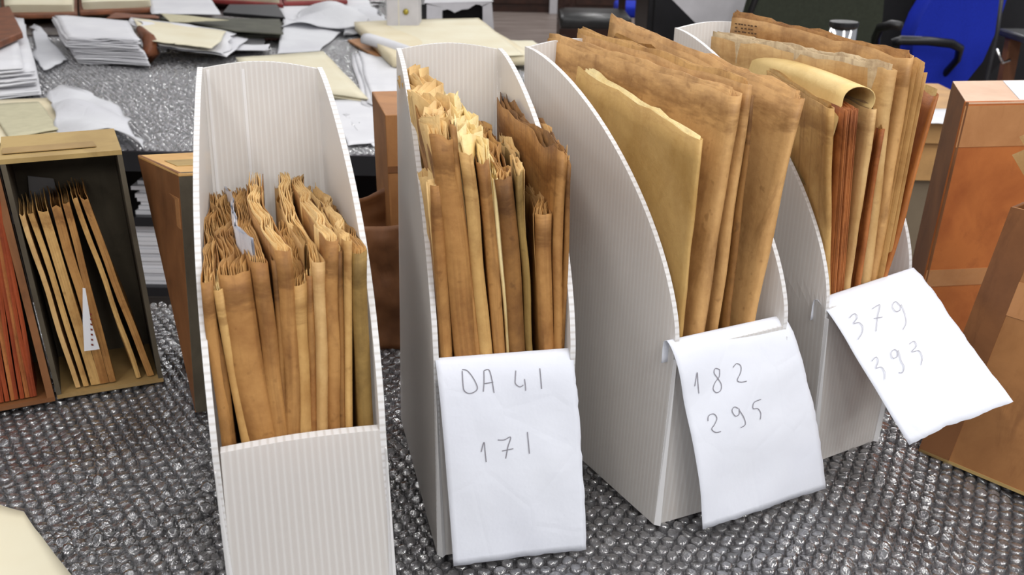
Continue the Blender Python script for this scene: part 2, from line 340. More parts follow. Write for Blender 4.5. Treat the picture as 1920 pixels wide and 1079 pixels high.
def bubble_wrap(name, label, inside, x0, x1, y0, y1, pitch, rings, nseg, amp, seed, mat, z=0.0, steps=None):
    wv = Wave(seed, 9); wv2 = Wave(seed + 1, 9); rs = np.random.RandomState(seed)
    dy = pitch * .866; ny = int((y1 - y0) / dy); nx = int((x1 - x0) / pitch)
    X, Y = np.meshgrid(np.arange(nx) * pitch + x0, np.arange(ny) * dy + y0); X = X + (np.arange(ny) % 2)[:, None] * pitch / 2
    C = np.stack([X.ravel(), Y.ravel()], 1)
    th = .06; C = C @ np.array([[math.cos(th), math.sin(th)], [-math.sin(th), math.cos(th)]])
    C[:, 0] += .003 * wv(C[:, 0], C[:, 1], 0, 9); C[:, 1] += .003 * wv2(C[:, 0], C[:, 1], 0, 9)
    C = C[inside(C[:, 0], C[:, 1])]
    n = len(C); rad = pitch * .455
    prof = rings  # list of (r fraction, height fraction)
    ang = np.linspace(0, 2 * np.pi, nseg, endpoint=False)
    V = np.zeros((n, len(prof) * nseg + 1, 3)); hh = pitch * .44 * rs.uniform(.55, 1.1, n); tx = rs.normal(0, .22, (n, 2))
    ph = rs.uniform(0, 6.28, n)
    for k, (rf, hf) in enumerate(prof):
        wob = 1 + .10 * np.sin(2 * ang[None] + ph[:, None]) * (rf < .99)
        V[:, k * nseg:(k + 1) * nseg, 0] = C[:, :1] + rad * rf * np.cos(ang)[None] * wob
        V[:, k * nseg:(k + 1) * nseg, 1] = C[:, 1:] + rad * rf * np.sin(ang)[None] * wob
        V[:, k * nseg:(k + 1) * nseg, 2] = hh[:, None] * hf * (1 + (tx[:, :1] * np.cos(ang)[None] + tx[:, 1:] * np.sin(ang)[None]) * rf)
    V[:, -1, :2] = C; V[:, -1, 2] = hh * prof[-1][1] * (1 - np.abs(tx[:, 0]) * .8)
    V = V.reshape(-1, 3)
    V[:, 2] += -.0042 + z + amp * np.maximum(-.6, wv(V[:, 0], V[:, 1], 0, 16) + .6 * wv2(V[:, 0], V[:, 1], 0, 45)) * .5
    K_ = len(prof); m = K_ * nseg + 1; f = []
    for k in range(K_ - 1):
        for j in range(nseg): f.append((k * nseg + j, k * nseg + (j + 1) % nseg, (k + 1) * nseg + (j + 1) % nseg, (k + 1) * nseg + j))
    q = np.array(f, np.int64); t3 = np.array([((K_ - 1) * nseg + j, (K_ - 1) * nseg + (j + 1) % nseg, m - 1) for j in range(nseg)], np.int64)
    off = (np.arange(n) * m)[:, None, None]
    Q = (q[None] + off).reshape(-1, 4) if len(f) else np.zeros((0, 4), np.int64); TT = (t3[None] + off).reshape(-1, 3)
    # flat film between bubbles
    g = .008; gx = np.arange(x0, x1, g * 1.5); gy = np.arange(y0, y1, g * 1.5); GX, GY = np.meshgrid(gx, gy, indexing='ij')
    b0 = len(V); S = np.stack([GX.ravel(), GY.ravel(), -.0042 + z + amp * np.maximum(-.6, wv(GX.ravel(), GY.ravel(), 0, 16) + .6 * wv2(GX.ravel(), GY.ravel(), 0, 45)) * .5], 1)
    I = np.arange(len(S)).reshape(GX.shape); ok = inside(GX, GY)
    okf = ok[:-1, :-1] & ok[1:, :-1] & ok[1:, 1:] & ok[:-1, 1:]
    Q2 = np.stack([I[:-1, :-1], I[1:, :-1], I[1:, 1:], I[:-1, 1:]], -1)[okf] + b0
    V = np.vstack([V, S]); Q = np.vstack([Q, Q2])
    V[:, 2] += T
    org = np.array([V[:, 0].mean(), V[:, 1].mean(), T - .004]); V -= org
    me = bpy.data.meshes.new(name); nl = len(Q) * 4 + len(TT) * 3; me.vertices.add(len(V)); me.vertices.foreach_set('co', V.ravel())
    me.loops.add(nl); me.polygons.add(len(Q) + len(TT)); me.loops.foreach_set('vertex_index', np.concatenate([Q.ravel(), TT.ravel()]).astype(np.int32))
    ls = np.concatenate([np.arange(len(Q)) * 4, len(Q) * 4 + np.arange(len(TT)) * 3]).astype(np.int32)
    me.polygons.foreach_set('loop_start', ls); me.polygons.foreach_set('use_smooth', np.ones(len(ls), bool)); me.materials.append(mat)
    me.update(calc_edges=True); me.validate()
    o = bpy.data.objects.new(name, me); COL.objects.link(o); o.location = org
    return tag(o, label, 'bubble wrap', kind='stuff')
def inpoly(P):
    P = np.array(P)
    def f(x, y):
        r = np.ones(np.shape(x), bool)
        for i in range(len(P)):
            a, b = P[i], P[(i + 1) % len(P)]; r &= ((b[0] - a[0]) * (y - a[1]) - (b[1] - a[1]) * (x - a[0])) >= 0
        return r
    return f
near_in = inpoly([(-.75, .3), (.62, .3), (.75, .97), (.2, 1.03), (-1.0, 1.03)])
bubble_wrap('bubble_wrap', 'clear bubble wrap spread over the near table around the file holders', near_in, -1, .8, .22, 1.1, .0105,
            [(1, 0), (.96, .6), (.80, .93), (.42, 1.0)], 10, .0026, 3, MT['film'])
ov = [at_z(*q)[:2] for q in ((-150, 1260), (400, 1260), (385, 842), (150, 862), (-80, 905))]
bubble_wrap('bubble_wrap', 'second loose piece of bubble wrap, brighter and crumpled, left of the nearest file holder', inpoly(ov), -.6, .0, .28, .85, .0112,
            [(1, 0), (.96, .6), (.80, .93), (.42, 1.0)], 10, .004, 13, MT['film'], z=.0045)
far_a = inpoly([(-1.6, 1.70), (.0, 1.70), (.17, 2.72), (.02, 2.99), (-1.6, 2.99)])
bubble_wrap('bubble_wrap', 'clear bubble wrap covering the front half of the far table, grey and glinting', far_a, -1.75, .25, 1.6, 3.05, .0125,
            [(1, 0), (.62, .9)], 6, .002, 5, MT['film_far'])
wv = Wave(44, 9)
gx = np.linspace(-2.3, -.03, 90); gy = np.linspace(2.99, 4.2, 60); G = np.array([(x - (.25 * max(0, (y - 3.05)) if x > -.5 else 0), y, -.002 + .0015 * wv(x, y, 0, 30)) for x in gx for y in gy])
tag(mesh('bubble_wrap', G, grid_faces(90, 60), MT['film_far'], smooth=True), 'clear bubble wrap over the back of the far table beneath the leather-bound books', 'bubble wrap', kind='stuff')

# ------------------------------------------------------------------ corrugated file holders
TH = .0034
def holder(h, label, FBL, FBR, BBL, BBR, FTL, FTR, BTL, BTR, bowl=(0, 0), lip=.004):
    P = dict(FBL=at_z(*FBL), FBR=at_z(*FBR), BBL=at_z(*BBL), BBR=at_z(*BBR), FTL=at_z(*FTL, HF), FTR=at_z(*FTR, HF), BTL=at_z(*BTL, H_), BTR=at_z(*BTR, H_))
    c = (P['FBL'] + P['FBR'] + P['BBL'] + P['BBR']) / 4
    t = thing('magazine_file', label, 'file holder', (c[0], c[1], 0), 'white corrugated magazine files on the near table')
    wdir = (P['FBR'] - P['FBL']); wdir /= np.linalg.norm(wdir); ddir = np.array([-wdir[1], wdir[0], 0])
    def side(s, b, z):
        f0, f1, b0, b1 = (P['FBL'], P['FTL'], P['BBL'], P['BTL']) if s < 0 else (P['FBR'], P['FTR'], P['BBR'], P['BTR'])
        k = z / HF if z < HF else 1.0
        f = f0 + (f1 - f0) * k; g = b0 + (b1 - b0) * (z / H_); p = f * (1 - b) + g * b; p = np.array([p[0], p[1], z])
        return p + wdir * s * bowl[0 if s < 0 else 1] * math.sin(math.pi * min(1, z / H_)) * math.sin(math.pi * b)
    NB, NZ = 26, 22
    def top(b): return HF + (H_ - HF) * (max(0, 1 - (1 - b) ** 1.6)) ** (1 / 1.6)
    for s in (-1, 1):
        V = []; UV = []
        bs = [1 - math.cos(i / (NB - 1) * math.pi / 2) for i in range(NB)]
        for off in (0, -s * TH):
            for b in bs:
                for j in range(NZ):
                    z = .001 + (top(b) - .001) * j / (NZ - 1); V.append(side(s, b, z) + wdir * off); UV.append((b * .21, z))
        n0 = NB * NZ; F = grid_faces(NB, NZ) + [f[::-1] for f in grid_faces(NB, NZ, n0)]; fm = [0] * len(F)
        # rim with the flute ends
        rim = [0 * NZ + j for j in range(NZ)] + [i * NZ + NZ - 1 for i in range(1, NB)]
        L = 0; base = len(V)
        for k, i in enumerate(rim):
            p = V[i]; q = V[i + n0]
            if k: L += np.linalg.norm(np.array(p) - np.array(V[rim[k - 1]]))
            V.append(np.array(p)); V.append(np.array(q)); UV.append((0, L)); UV.append((TH, L))
        for k in range(len(rim) - 1): F.append((base + 2 * k, base + 2 * k + 2, base + 2 * k + 3, base + 2 * k + 1)); fm.append(1)
        mesh('side_panel', V, F, None, t, False, UV, mats=[MT['pp'], MT['ppedge']], fm=fm)
        # folded crease strip along the front corner
        fl = side(s, 0, .001); fh = side(s, 0, HF - .012)
        V = []; 
        for p, wd in ((fl, .006), (fh, .0012)):
            V += [p + wdir * (-s) * .0002, p - ddir * .0035 + wdir * (-s) * wd * .55, p - ddir * .0004 + wdir * (-s) * wd]
        mesh('corner_fold', V, [(0, 1, 4, 3), (1, 2, 5, 4), (2, 0, 3, 5), (0, 2, 1), (3, 4, 5)], MT['ppedge'], t, uv=[(0, .001)] * 6)
    # back panel (bowed), front panel, base
    def panel(name, a0, a1, b0, b1, z0, z1, bow, off, mat_top=True, nz=8, dz=None):
        na = 14; V = []; UV = []
        for o in (0, off):
            for i in range(na):
                for j in range(nz):
                    u = i / (na - 1); v = j / (nz - 1); p = (a0 * (1 - u) + a1 * u) * (1 - v) + (b0 * (1 - u) + b1 * u) * v
                    zt = z1 + (dz(u) if dz else 0)
                    p = np.array([p[0], p[1], z0 + (zt - z0) * v]) + ddir * (bow * math.sin(math.pi * u) * v + o); V.append(p); UV.append((u * .09, p[2]))
        n0 = na * nz; F = grid_faces(na, nz) + [f[::-1] for f in grid_faces(na, nz, n0)]; fm = [0] * len(F); base = len(V)
        for i in range(na):
            a = i * nz + nz - 1; V += [V[a], V[a + n0]]; UV += [(0, i * .007), (1, i * .007)]
        for i in range(na - 1): F.append((base + 2 * i, base + 2 * i + 2, base + 2 * i + 3, base + 2 * i + 1)); fm.append(1)
        return mesh(name, V, F, None, t, False, UV, mats=[MT['pp'], MT['ppedge']], fm=fm)
    e = wdir * TH; zf = HF - (.001 if h == 0 else .0045)
    panel('back_panel', P['BBL'] + e, P['BBR'] - e, P['BTL'] + e, P['BTR'] - e, .001, H_ - .001, .004, TH, dz=lambda u: .004 * math.sin(math.pi * u))
    panel('front_panel', P['FBL'] + wdir * .0012, P['FBR'] - wdir * .0012, P['FTL'] + e * 1.3, P['FTR'] - e, .001, zf, -.0015, lip, dz=lambda u: (.0025 if h == 0 else 0) * math.sin(math.pi * u))
    b = MB().add(*hexa([P['FBL'] + e, P['FBR'] - e, P['BBR'] - e, P['BBL'] + e] + [q + np.array([0, 0, TH]) for q in (P['FBL'] + e, P['FBR'] - e, P['BBR'] - e, P['BBL'] + e)]))
    b.V = [(x, y, z + .0006) for x, y, z in b.V]; b.build('base_panel', MT['pp'], t)
    # welded seam strips down the inside of the back panel
    for u in (.08, .36) if h == 0 else (.93,):
        V = []
        for v in np.linspace(0.02, .995, 8):
            for du in (-.012, .012):
                p = (P['BBL'] * (1 - u - du) + P['BBR'] * (u + du)) * (1 - v) + (P['BTL'] * (1 - u - du) + P['BTR'] * (u + du)) * v
                V.append(np.array([p[0], p[1], v * H_]) + ddir * (.004 * math.sin(math.pi * u) * v - .0007))
        mesh('seam_strip', V, [(2 * i, 2 * i + 1, 2 * i + 3, 2 * i + 2) for i in range(7)], MT['ppedge'], t, uv=[(0, .001)] * 16)
    return t, P, wdir, ddir
HH = []
HH.append(holder(0, 'white corrugated magazine file nearest the camera, without a note, full of thin folders',
    (445, 1253), (752, 1204), (437, 906), (651, 878), (397, 849), (723, 803), (370, 126), (604, 126), (.004, .003), lip=.0065))
HH.append(holder(1, 'white corrugated magazine file second from the left, with thick crumpled bundles and the 171 note',
    (820, 1044), (1066, 1019), (752, 788), (942, 763), (813, 684), (1079, 667), (743, 90), (941, 90), (.001, .004)))
HH.append(holder(2, 'white corrugated magazine file with the 182 note, overtopped by large buff covers',
    (1226, 987), (1420, 931), (972, 757), (1128, 725), (1266, 645), (1477, 600), (984, 87), (1168, 76)))
HH.append(holder(3, 'white corrugated magazine file furthest right and furthest back, with the tilted 379 note',
    (1518, 872), (1645, 826), (1215, 690), (1350, 655), (1549, 570), (1709, 511), (1265, 52), (1424, 44)))

# ------------------------------------------------------------------ paper bundles
def folder(h, name, label, tf, bf, tb, t, cover='gold', pages='pages', n=6, wav=.0008, torn=.0012, bow=0.0, bf_=.008, bft=None, bb=.19,
           ripple=.0012, dz=.002, sag=0.0, group=None, cat='folder', seed=None, spine=True, solidp=0, fray=0, fan=0.0, k=.25, curl=0, rag=.12, two=True, frame=None, zb=.0055, kf=7.0):
    seed = seed if seed is not None else int(tf[0] * 7 + tf[1]) % 9973
    TF = at_loc(h, *tf, bf_ if bft is None else bft); BF = at_loc(h, *bf, bf_); TB = at_loc(h, *tb, bb)
    s = (zb - TF[2]) / (BF[2] - TF[2]); BF = TF + (BF - TF) * s
    if bft is not None:
        BF[1] = bf_; lt = t / 2 + (-.0015, -.001)[h]; TF[0] = max(TF[0], lt); TB[0] = max(TB[0], t / 2 + .004)
    lo, hi = TH + .001 + t / 2, W_ - TH - .001 - t / 2
    BF[0] = min(max(BF[0], lo - .001), hi + .002)
    BB = np.array([min(max(BF[0] + k * (TB[0] - TF[0]), lo), hi), bb, zb])
    wv = Wave(seed, 8); wv2 = Wave(seed + 5, 8); rs = np.random.RandomState(seed)
    def S(u, v, off, extra=0.0):
        f = BF + (TF - BF) * v; g = BB + (TB - BB) * v; p = f * (1 - u) + g * u
        a = p[0] + off * (1 + fan * v * u) + bow * math.sin(math.pi * u) * v ** 2 + curl * u * u * v ** 4
        a += wav * wv(u * kf, v * 9, 0, 1) * (.4 + v)
        z = p[2] - sag * math.sin(math.pi * u) * v + extra
        return loc2w(h, a, p[1], z)
    c0 = loc2w(h, *BF); o = thing(name, label, cat, (c0[0], c0[1], zb), group)
    # cover: left leaf - spine - right leaf
    NV = 20; us = [.98, .91, .84, .77, .70, .63, .56, .49, .42, .35, .28, .21, .15, .09, .05, .02]
    sec = [(u, -t / 2, 0) for u in us]
    ns = 5 if t > .004 else 3
    for i in range(ns):
        q = -1 + 2 * i / (ns - 1); sec.append((0.0, q * t / 2 * .93, -(min(.0028, t * .4)) * math.cos(q * 1.25)))
    sec += [(u, t / 2, 0) for u in us[::-1]] if two else [(.02, t / 2, 0)]
    V = []; UV = []; L = 0; last = None
    for i, (u, a, bd) in enumerate(sec):
        tz = torn * (wv2(u * 14 + (a > 0) * 3, 0, 0, 1.0) + rag * rs.normal())
        for j in range(NV):
            v = j / (NV - 1); p = S(u, v, a, tz * v ** 6 if u > .01 else tz * .6 * v ** 6)
            x, y, yaw = HOLD[h]
            if bd: 
                bd2 = bd + .0007 * wv2(v * 14, i, 0, 1); p = p + np.array([-math.sin(yaw) * bd2, math.cos(yaw) * bd2, 0])
            V.append(p)
        if last is not None: L += np.linalg.norm(V[-NV] - last)
        last = V[-NV]; UV += [(L, j / (NV - 1)) for j in range(NV)]
    if spine: mesh('cover', V, grid_faces(len(sec), NV), MT[cover], o, True, UV, solid=.0005)
    # inner sheets
    if n:
        NU, NW = 18, 12; V = []; F = []; UV = []
        for s_ in range(n):
            off = (-.5 + (s_ + .5) / n) * t * .9; z0 = dz * rs.uniform(.2, 1.2); p1, p2 = rs.uniform(0, .9, 2); base = len(V); fr0 = fray * rs.uniform(0, 1)
            for i in range(NU):
                u = .012 - fr0 + i / (NU - 1) * .97
                te = z0 + torn * 1.2 * (wv2(u * 16, s_ * 1.7, 0, 1) + rag * rs.normal())
                for j in range(NW):
                    v = (j / (NW - 1)) ** .6
                    rp = ripple * v ** 5 * (math.sin(u * 17 + seed + p1) + .5 * math.sin(u * 33 + p2 * 2 + seed * 2) + rag * .6 * rs.normal())
                    V.append(S(u, v, off + rp, te * v ** 8)); UV.append((u * .2 + s_ * .05, v))
            F += grid_faces(NU, NW, base)
        mesh('pages', V, F, MT[pages], o, True, UV, solid=solidp)
    return o
G1 = 'thin folders in the nearest file holder'
f1 = [  # label, top front, bottom front, top back, t, cover, pages, extra
 ('thin brown folder hard against the left wall of the nearest file holder', (379,527),(418,836),(390,366),.0062,'brown','pages_dark',dict(ripple=0.0013,n=7)),
 ('very thin dark folder, second from the left in the nearest file holder', (396,538),(436,829),(404,366),.0036,'dark','pages',dict(n=3,ripple=0.0009)),
 ('narrow tan folder with pale tip, third from the left in the nearest file holder', (410,540),(456,826),(413,374),.0058,'gold','pages_cream',dict(n=5,ripple=0.0011)),
 ('thick brown bundle leaning in the left of the nearest file holder, with buckled page tops', (440,512),(492,823),(430,362),.0165,'brown','pages_dark',dict(n=14,ripple=0.0017,dz=.004)),
 ('brown folder just right of the thick bundle in the nearest file holder', (489,490),(523,820),(455,353),.0088,'brown','pages_dark',dict(n=8,ripple=0.0006,bow=-.004)),
 ('thin dark brown folder near the middle of the nearest file holder', (514,487),(537,819),(480,372),.0036,'dark','pages_dark',dict(n=2)),
 ('folder in the nearest file holder whose tall top corner curls up at the back left', (529,470),(551,818),(484,325),.0088,'brown','pages',dict(n=7,bow=-.006,curl=-.002)),
 ('short pale folder at the centre of the nearest file holder, lower than its neighbours', (560,533),(575,815),(536,410),.0086,'gold','pages_dark',dict(n=6,bb=.1)),
 ('slim brown folder right of the short pale folder in the nearest file holder', (583,517),(592,812),(548,335),.0036,'brown','pages',dict(n=3,bow=-.005)),
 ('pale tan folder with a long sweeping S-shaped top in the nearest file holder', (600,492),(609,810),(530,325),.0068,'pale','pages',dict(n=5,bow=-.006,sag=-.002)),
 ('brown folder with grimy spine right of the sweeping pale one in the nearest file holder', (620,450),(629,808),(562,330),.0068,'brown','pages',dict(n=8,bow=-.004,ripple=0.0012)),
 ('thin dark folder in the right half of the nearest file holder', (636,470),(645,806),(583,350),.0036,'dark','pages',dict(n=4,ripple=0.0012)),
 ('narrow light tan folder second from the right in the nearest file holder', (652,452),(661,804),(596,352),.004,'gold','pages',dict(n=5,ripple=0.0015)),
 ('olive brown folder against the right wall of the nearest file holder', (674,473),(691,800),(612,378),.0085,'olive','pages_dark',dict(n=8,ripple=0.0012)),
]
for (lab, a, b, c, t, cv, pg, kw) in f1: folder(0, 'paper_folder', lab, a, b, c, t, cv, pg, group=G1, torn=.0009, solidp=.0004, bft=.026, **kw)
# blue-white wavy sheets standing out of the thick bundle
folder(0, 'loose_sheet', 'blue-white wavy sheets standing between the thick brown bundle and the next folder', (462,455), (500,818), (424,353), .002, 'pages_white', 'pages_white', n=3, bft=.028, group='loose sheets in the nearest file holder', cat='papers', ripple=0.0011, spine=False, wav=.0016)
folder(0, 'loose_sheet', 'thin brown sheets standing in the gap between the slim and the sweeping folder', (571,470), (583,812), (515,348), .003, 'brown', 'pages', n=4, bft=.028, group='loose sheets in the nearest file holder', cat='papers', ripple=0.0012, spine=False)
G2 = 'crumpled bundles in the second file holder'
f2 = [
 ('short tan bundle at the far left of the second file holder, top crumpled', (790,350),(823,684),(768,318),.0078,'brown','pages',dict(n=9,ripple=.0034,torn=.003,bb=.09)),
 ('thick leaning brown bundle with torn crumpled tops, tallest on the left of second file holder', (822,255),(876,676),(776,150),.0150,'brown','pages',dict(n=16,ripple=.0045,torn=.004,dz=.006,fan=.25)),
 ('slim brown folder just right of the thick leaning bundle in the second file holder', (848,240),(899,676),(806,190),.0040,'brown','pages_cream',dict(n=3,ripple=.002,torn=.003)),
 ('tan bundle in the second file holder with bright cream crumpled pages at the top', (873,290),(916,674),(846,200),.0085,'gold','pages_cream',dict(n=10,ripple=.0042,torn=.005,dz=.008)),
 ('brown bundle just right of the brightest cream pages in the second file holder', (907,300),(940,674),(872,225),.0075,'brown','pages_cream',dict(n=8,ripple=.0038,torn=.0045,dz=.007)),
 ('dark brown bundle mid second file holder, opening around a pale tongue of paper', (943,335),(968,671),(893,230),.0110,'dark','pages_dark',dict(n=5,ripple=.002,torn=.002,dz=.004,fan=.4)),
 ('slender olive folder right of the middle of the second file holder', (978,330),(994,668),(940,245),.0042,'olive','pages',dict(n=4,ripple=.002,torn=.003)),
 ('wide brown bundle with dark stained spine at the right of the second file holder', (1020,398),(1030,666),(975,312),.0100,'brown','pages_dark',dict(n=10,ripple=.002,torn=.002,bb=.15,dz=.003)),
 ('tall dark-edged brown cover in the second file holder, burnt and torn along its top', (1053,285),(1052,664),(938,176),.0060,'brown','dark',dict(n=3,ripple=.0010,torn=.0024,bow=-.004,dz=.003)),
 ('thin ragged folder against the right wall of the second file holder', (1070,300),(1064,664),(985,195),.0028,'dark','pages_dark',dict(n=2,torn=.004)),
]
for (lab, a, b, c, t, cv, pg, kw) in f2: folder(1, 'paper_bundle', lab, a, b, c, t, cv, pg, group=G2, cat='paper bundle', rag=.16, solidp=.0003, bft=.012, **kw)
folder(1, 'loose_sheet', 'pale greenish tongue of paper curling out of the dark bundle in the second file holder', (932, 335), (955, 671), (905, 262), .003, 'pages_cream', 'pages_cream', n=2, cat='papers', ripple=.0006, bb=.08, torn=.0008, bft=.014)
G3 = 'large buff covers in the third file holder'
f3 = [
 ('yellow-buff cover leaning left in the third file holder, lowest of its four covers', (1316,262),(1271,640),(1034,92),.0030,'gilt','pages_cream',dict(n=5,bf_=.010,bb=.225,dz=.0026,solidp=.0004)),
 ('buff cover with dark stained corner and flat tan spine in the third file holder', (1382,176),(1308,632),(1030,72),.0085,'kraftbig','kraftbig',dict(n=9,bf_=.010,bb=.225,torn=.0014,dz=.003,solidp=.0004)),
 ('buff cover standing right behind the flat tan spine in the third file holder', (1400,160),(1340,622),(1084,58),.0060,'kraftbig','pages_dark',dict(n=6,bf_=.012,bb=.22,torn=.0014,dz=.003,solidp=.0004)),
 ('slim dark stained sheaf between the tan spines and the rightmost cover, third file holder', (1410,182),(1362,620),(1150,62),.0035,'dark','pages_dark',dict(n=3,bf_=.012,bb=.21,torn=.0014)),
 ('tall rightmost brown cover splaying out over the rim of the third file holder', (1500,183),(1405,608),(1144,36),.0065,'kraftbig','kraftbig',dict(n=7,bf_=.007,bb=.225,torn=.002,bow=-.004,dz=.004,solidp=.0004)),
]
for (lab, a, b, c, t, cv, pg, kw) in f3: folder(2, 'document_cover', lab, a, b, c, t, cv, pg, group=G3, k=.1, **{**dict(ripple=.0002, wav=.0005, kf=4.0), **kw})
G4 = 'covers and bundles in the fourth file holder'
f4 = [
 ('thin pale buff leaf leaning furthest left in the fourth file holder', (1541,221),(1503,400),(1475,180),.0016,'gilt','pages',dict(n=1,bf_=.03,bb=.12)),
 ('buff cover left of the red-brown spines in the fourth file holder', (1556,201),(1550,560),(1392,102),.0050,'gold','pages',dict(n=4,bb=.2)),
 ('bundle of dark red-brown sheets near the left of the fourth file holder', (1597,208),(1570,556),(1418,112),.0165,'redbrown','redbrown',dict(n=13,ripple=.0008,bb=.19,spine=False,solidp=.0007,fray=.03)),
 ('pale folder with soft bent edges in the middle of the fourth file holder', (1636,203),(1588,552),(1404,98),.0060,'pale','pages_grey',dict(n=5,bb=.19,wav=.0014)),
 ('thin rosy sheet folder standing lower than the rest in the fourth file holder', (1655,240),(1605,548),(1540,170),.0030,'redbrown','pages',dict(n=3,bb=.1)),
 ('thick grey-edged bundle with a tan spine at the centre of the fourth file holder', (1670,134),(1621,536),(1338,68),.0095,'pale','pages_grey',dict(n=12,bb=.215,bf_=.012,ripple=.0010,dz=.004,torn=.0016,solidp=.0004)),
 ('tallest buff cover in the fourth file holder, with a printed stamp in its back corner', (1705,106),(1638,525),(1374,26),.0080,'kraftbig','brown',dict(n=9,bb=.225,bf_=.012,torn=.0016,solidp=.0004)),
 ('dark ragged bundle of frayed brown sheets right of the tallest cover, fourth file holder', (1728,128),(1652,520),(1500,70),.0075,'dark','pages_dark',dict(n=8,bb=.17,bf_=.008,torn=.0028,spine=False,solidp=.0007,fray=.04,ripple=.0012,rag=.3)),
 ('bright orange-brown folder splayed out at the right of the fourth file holder', (1757,178),(1662,512),(1650,120),.0040,'orange','pages_cream',dict(n=3,bf_=.004,bb=.12)),
]
f4o = []
for (lab, a, b, c, t, cv, pg, kw) in f4: f4o.append(folder(3, 'document_cover', lab, a, b, c, t, cv, pg, group=G4, k=.1, **{**dict(ripple=.0004, wav=.0006, kf=4.0), **kw}))

# ------------------------------------------------------------------ rolled cream cover in the fourth holder
def ruled(name, label, cat, A, B, prof, mat, solid=.0006, n=16, seed=0, parent=None, amp=.0005):
    """surface swept from A to B with a cross-section prof (list of (side, up) offsets in metres)"""
    A = np.array(A, float); B = np.array(B, float); d = (B - A) / np.linalg.norm(B - A); s = np.cross(d, [0, 0, 1.0]); s /= np.linalg.norm(s); up = np.cross(s, d); wv = Wave(seed)
    V = []; UV = []
    for i in range(n):
        q = i / (n - 1)
        for j, (x, y) in enumerate(prof):
            V.append(A * (1 - q) + B * q + s * (x + amp * wv(q * 6, j * .4)) + up * (y + amp * wv(q * 5, j * .5, 2))); UV.append((q * .2, j / len(prof)))
    return V, grid_faces(n, len(prof)), UV
A = loc2w(3, *at_loc(3, 1610, 185, .012)); B = loc2w(3, *at_loc(3, 1378, 92, .21))
prof = [(-.020, -.07), (-.0165, -.03), (-.0125, -.010)] + [(.013 * math.cos(a) + .0008, .011 * math.sin(a) - .002) for a in np.linspace(2.9, -.7, 14)]
V, F, UV = ruled('', '', '', A, B, prof, None, seed=3)
tag(mesh('rolled_cover', V, F, MT['buff_plain'], smooth=True, uv=UV, solid=.0007), 'cream-buff cover rolled over at the top, in the left of the fourth file holder', 'folder')
# stamp on the tall cover: faint printed rows (letters too small to read)
o = f4o[6]; mb = MB(); rs = np.random.RandomState(4)
tfp, tbp, bfp = at_loc(3, 1705, 106, .012), at_loc(3, 1374, 26, .225), at_loc(3, 1638, 525, .012)
SP, s1, s2 = [loc2w(3, q_[0] - .0040 - .0022, q_[1], q_[2]) for q_ in (tfp, tbp, bfp)]; SN = np.cross(s1 - SP, s2 - SP)
for r_ in range(4):
    for c_ in range(7):
        if rs.rand() < .12: continue
        px = 1378 + c_ * 6 + rs.uniform(-1, 1); py = 43 + r_ * 7 + c_ * .8
        P = on_plane(px, py, SP, SN); e1 = on_plane(px + 4.2, py + .6, SP, SN) - P; e2 = np.array([0, 0, -.0012])
        mb.add([P, P + e1, P + e1 + e2, P + e2], [(0, 1, 2, 3)])
mb.build('printed_stamp', MT['ink'], o, label='faint printed stamp')

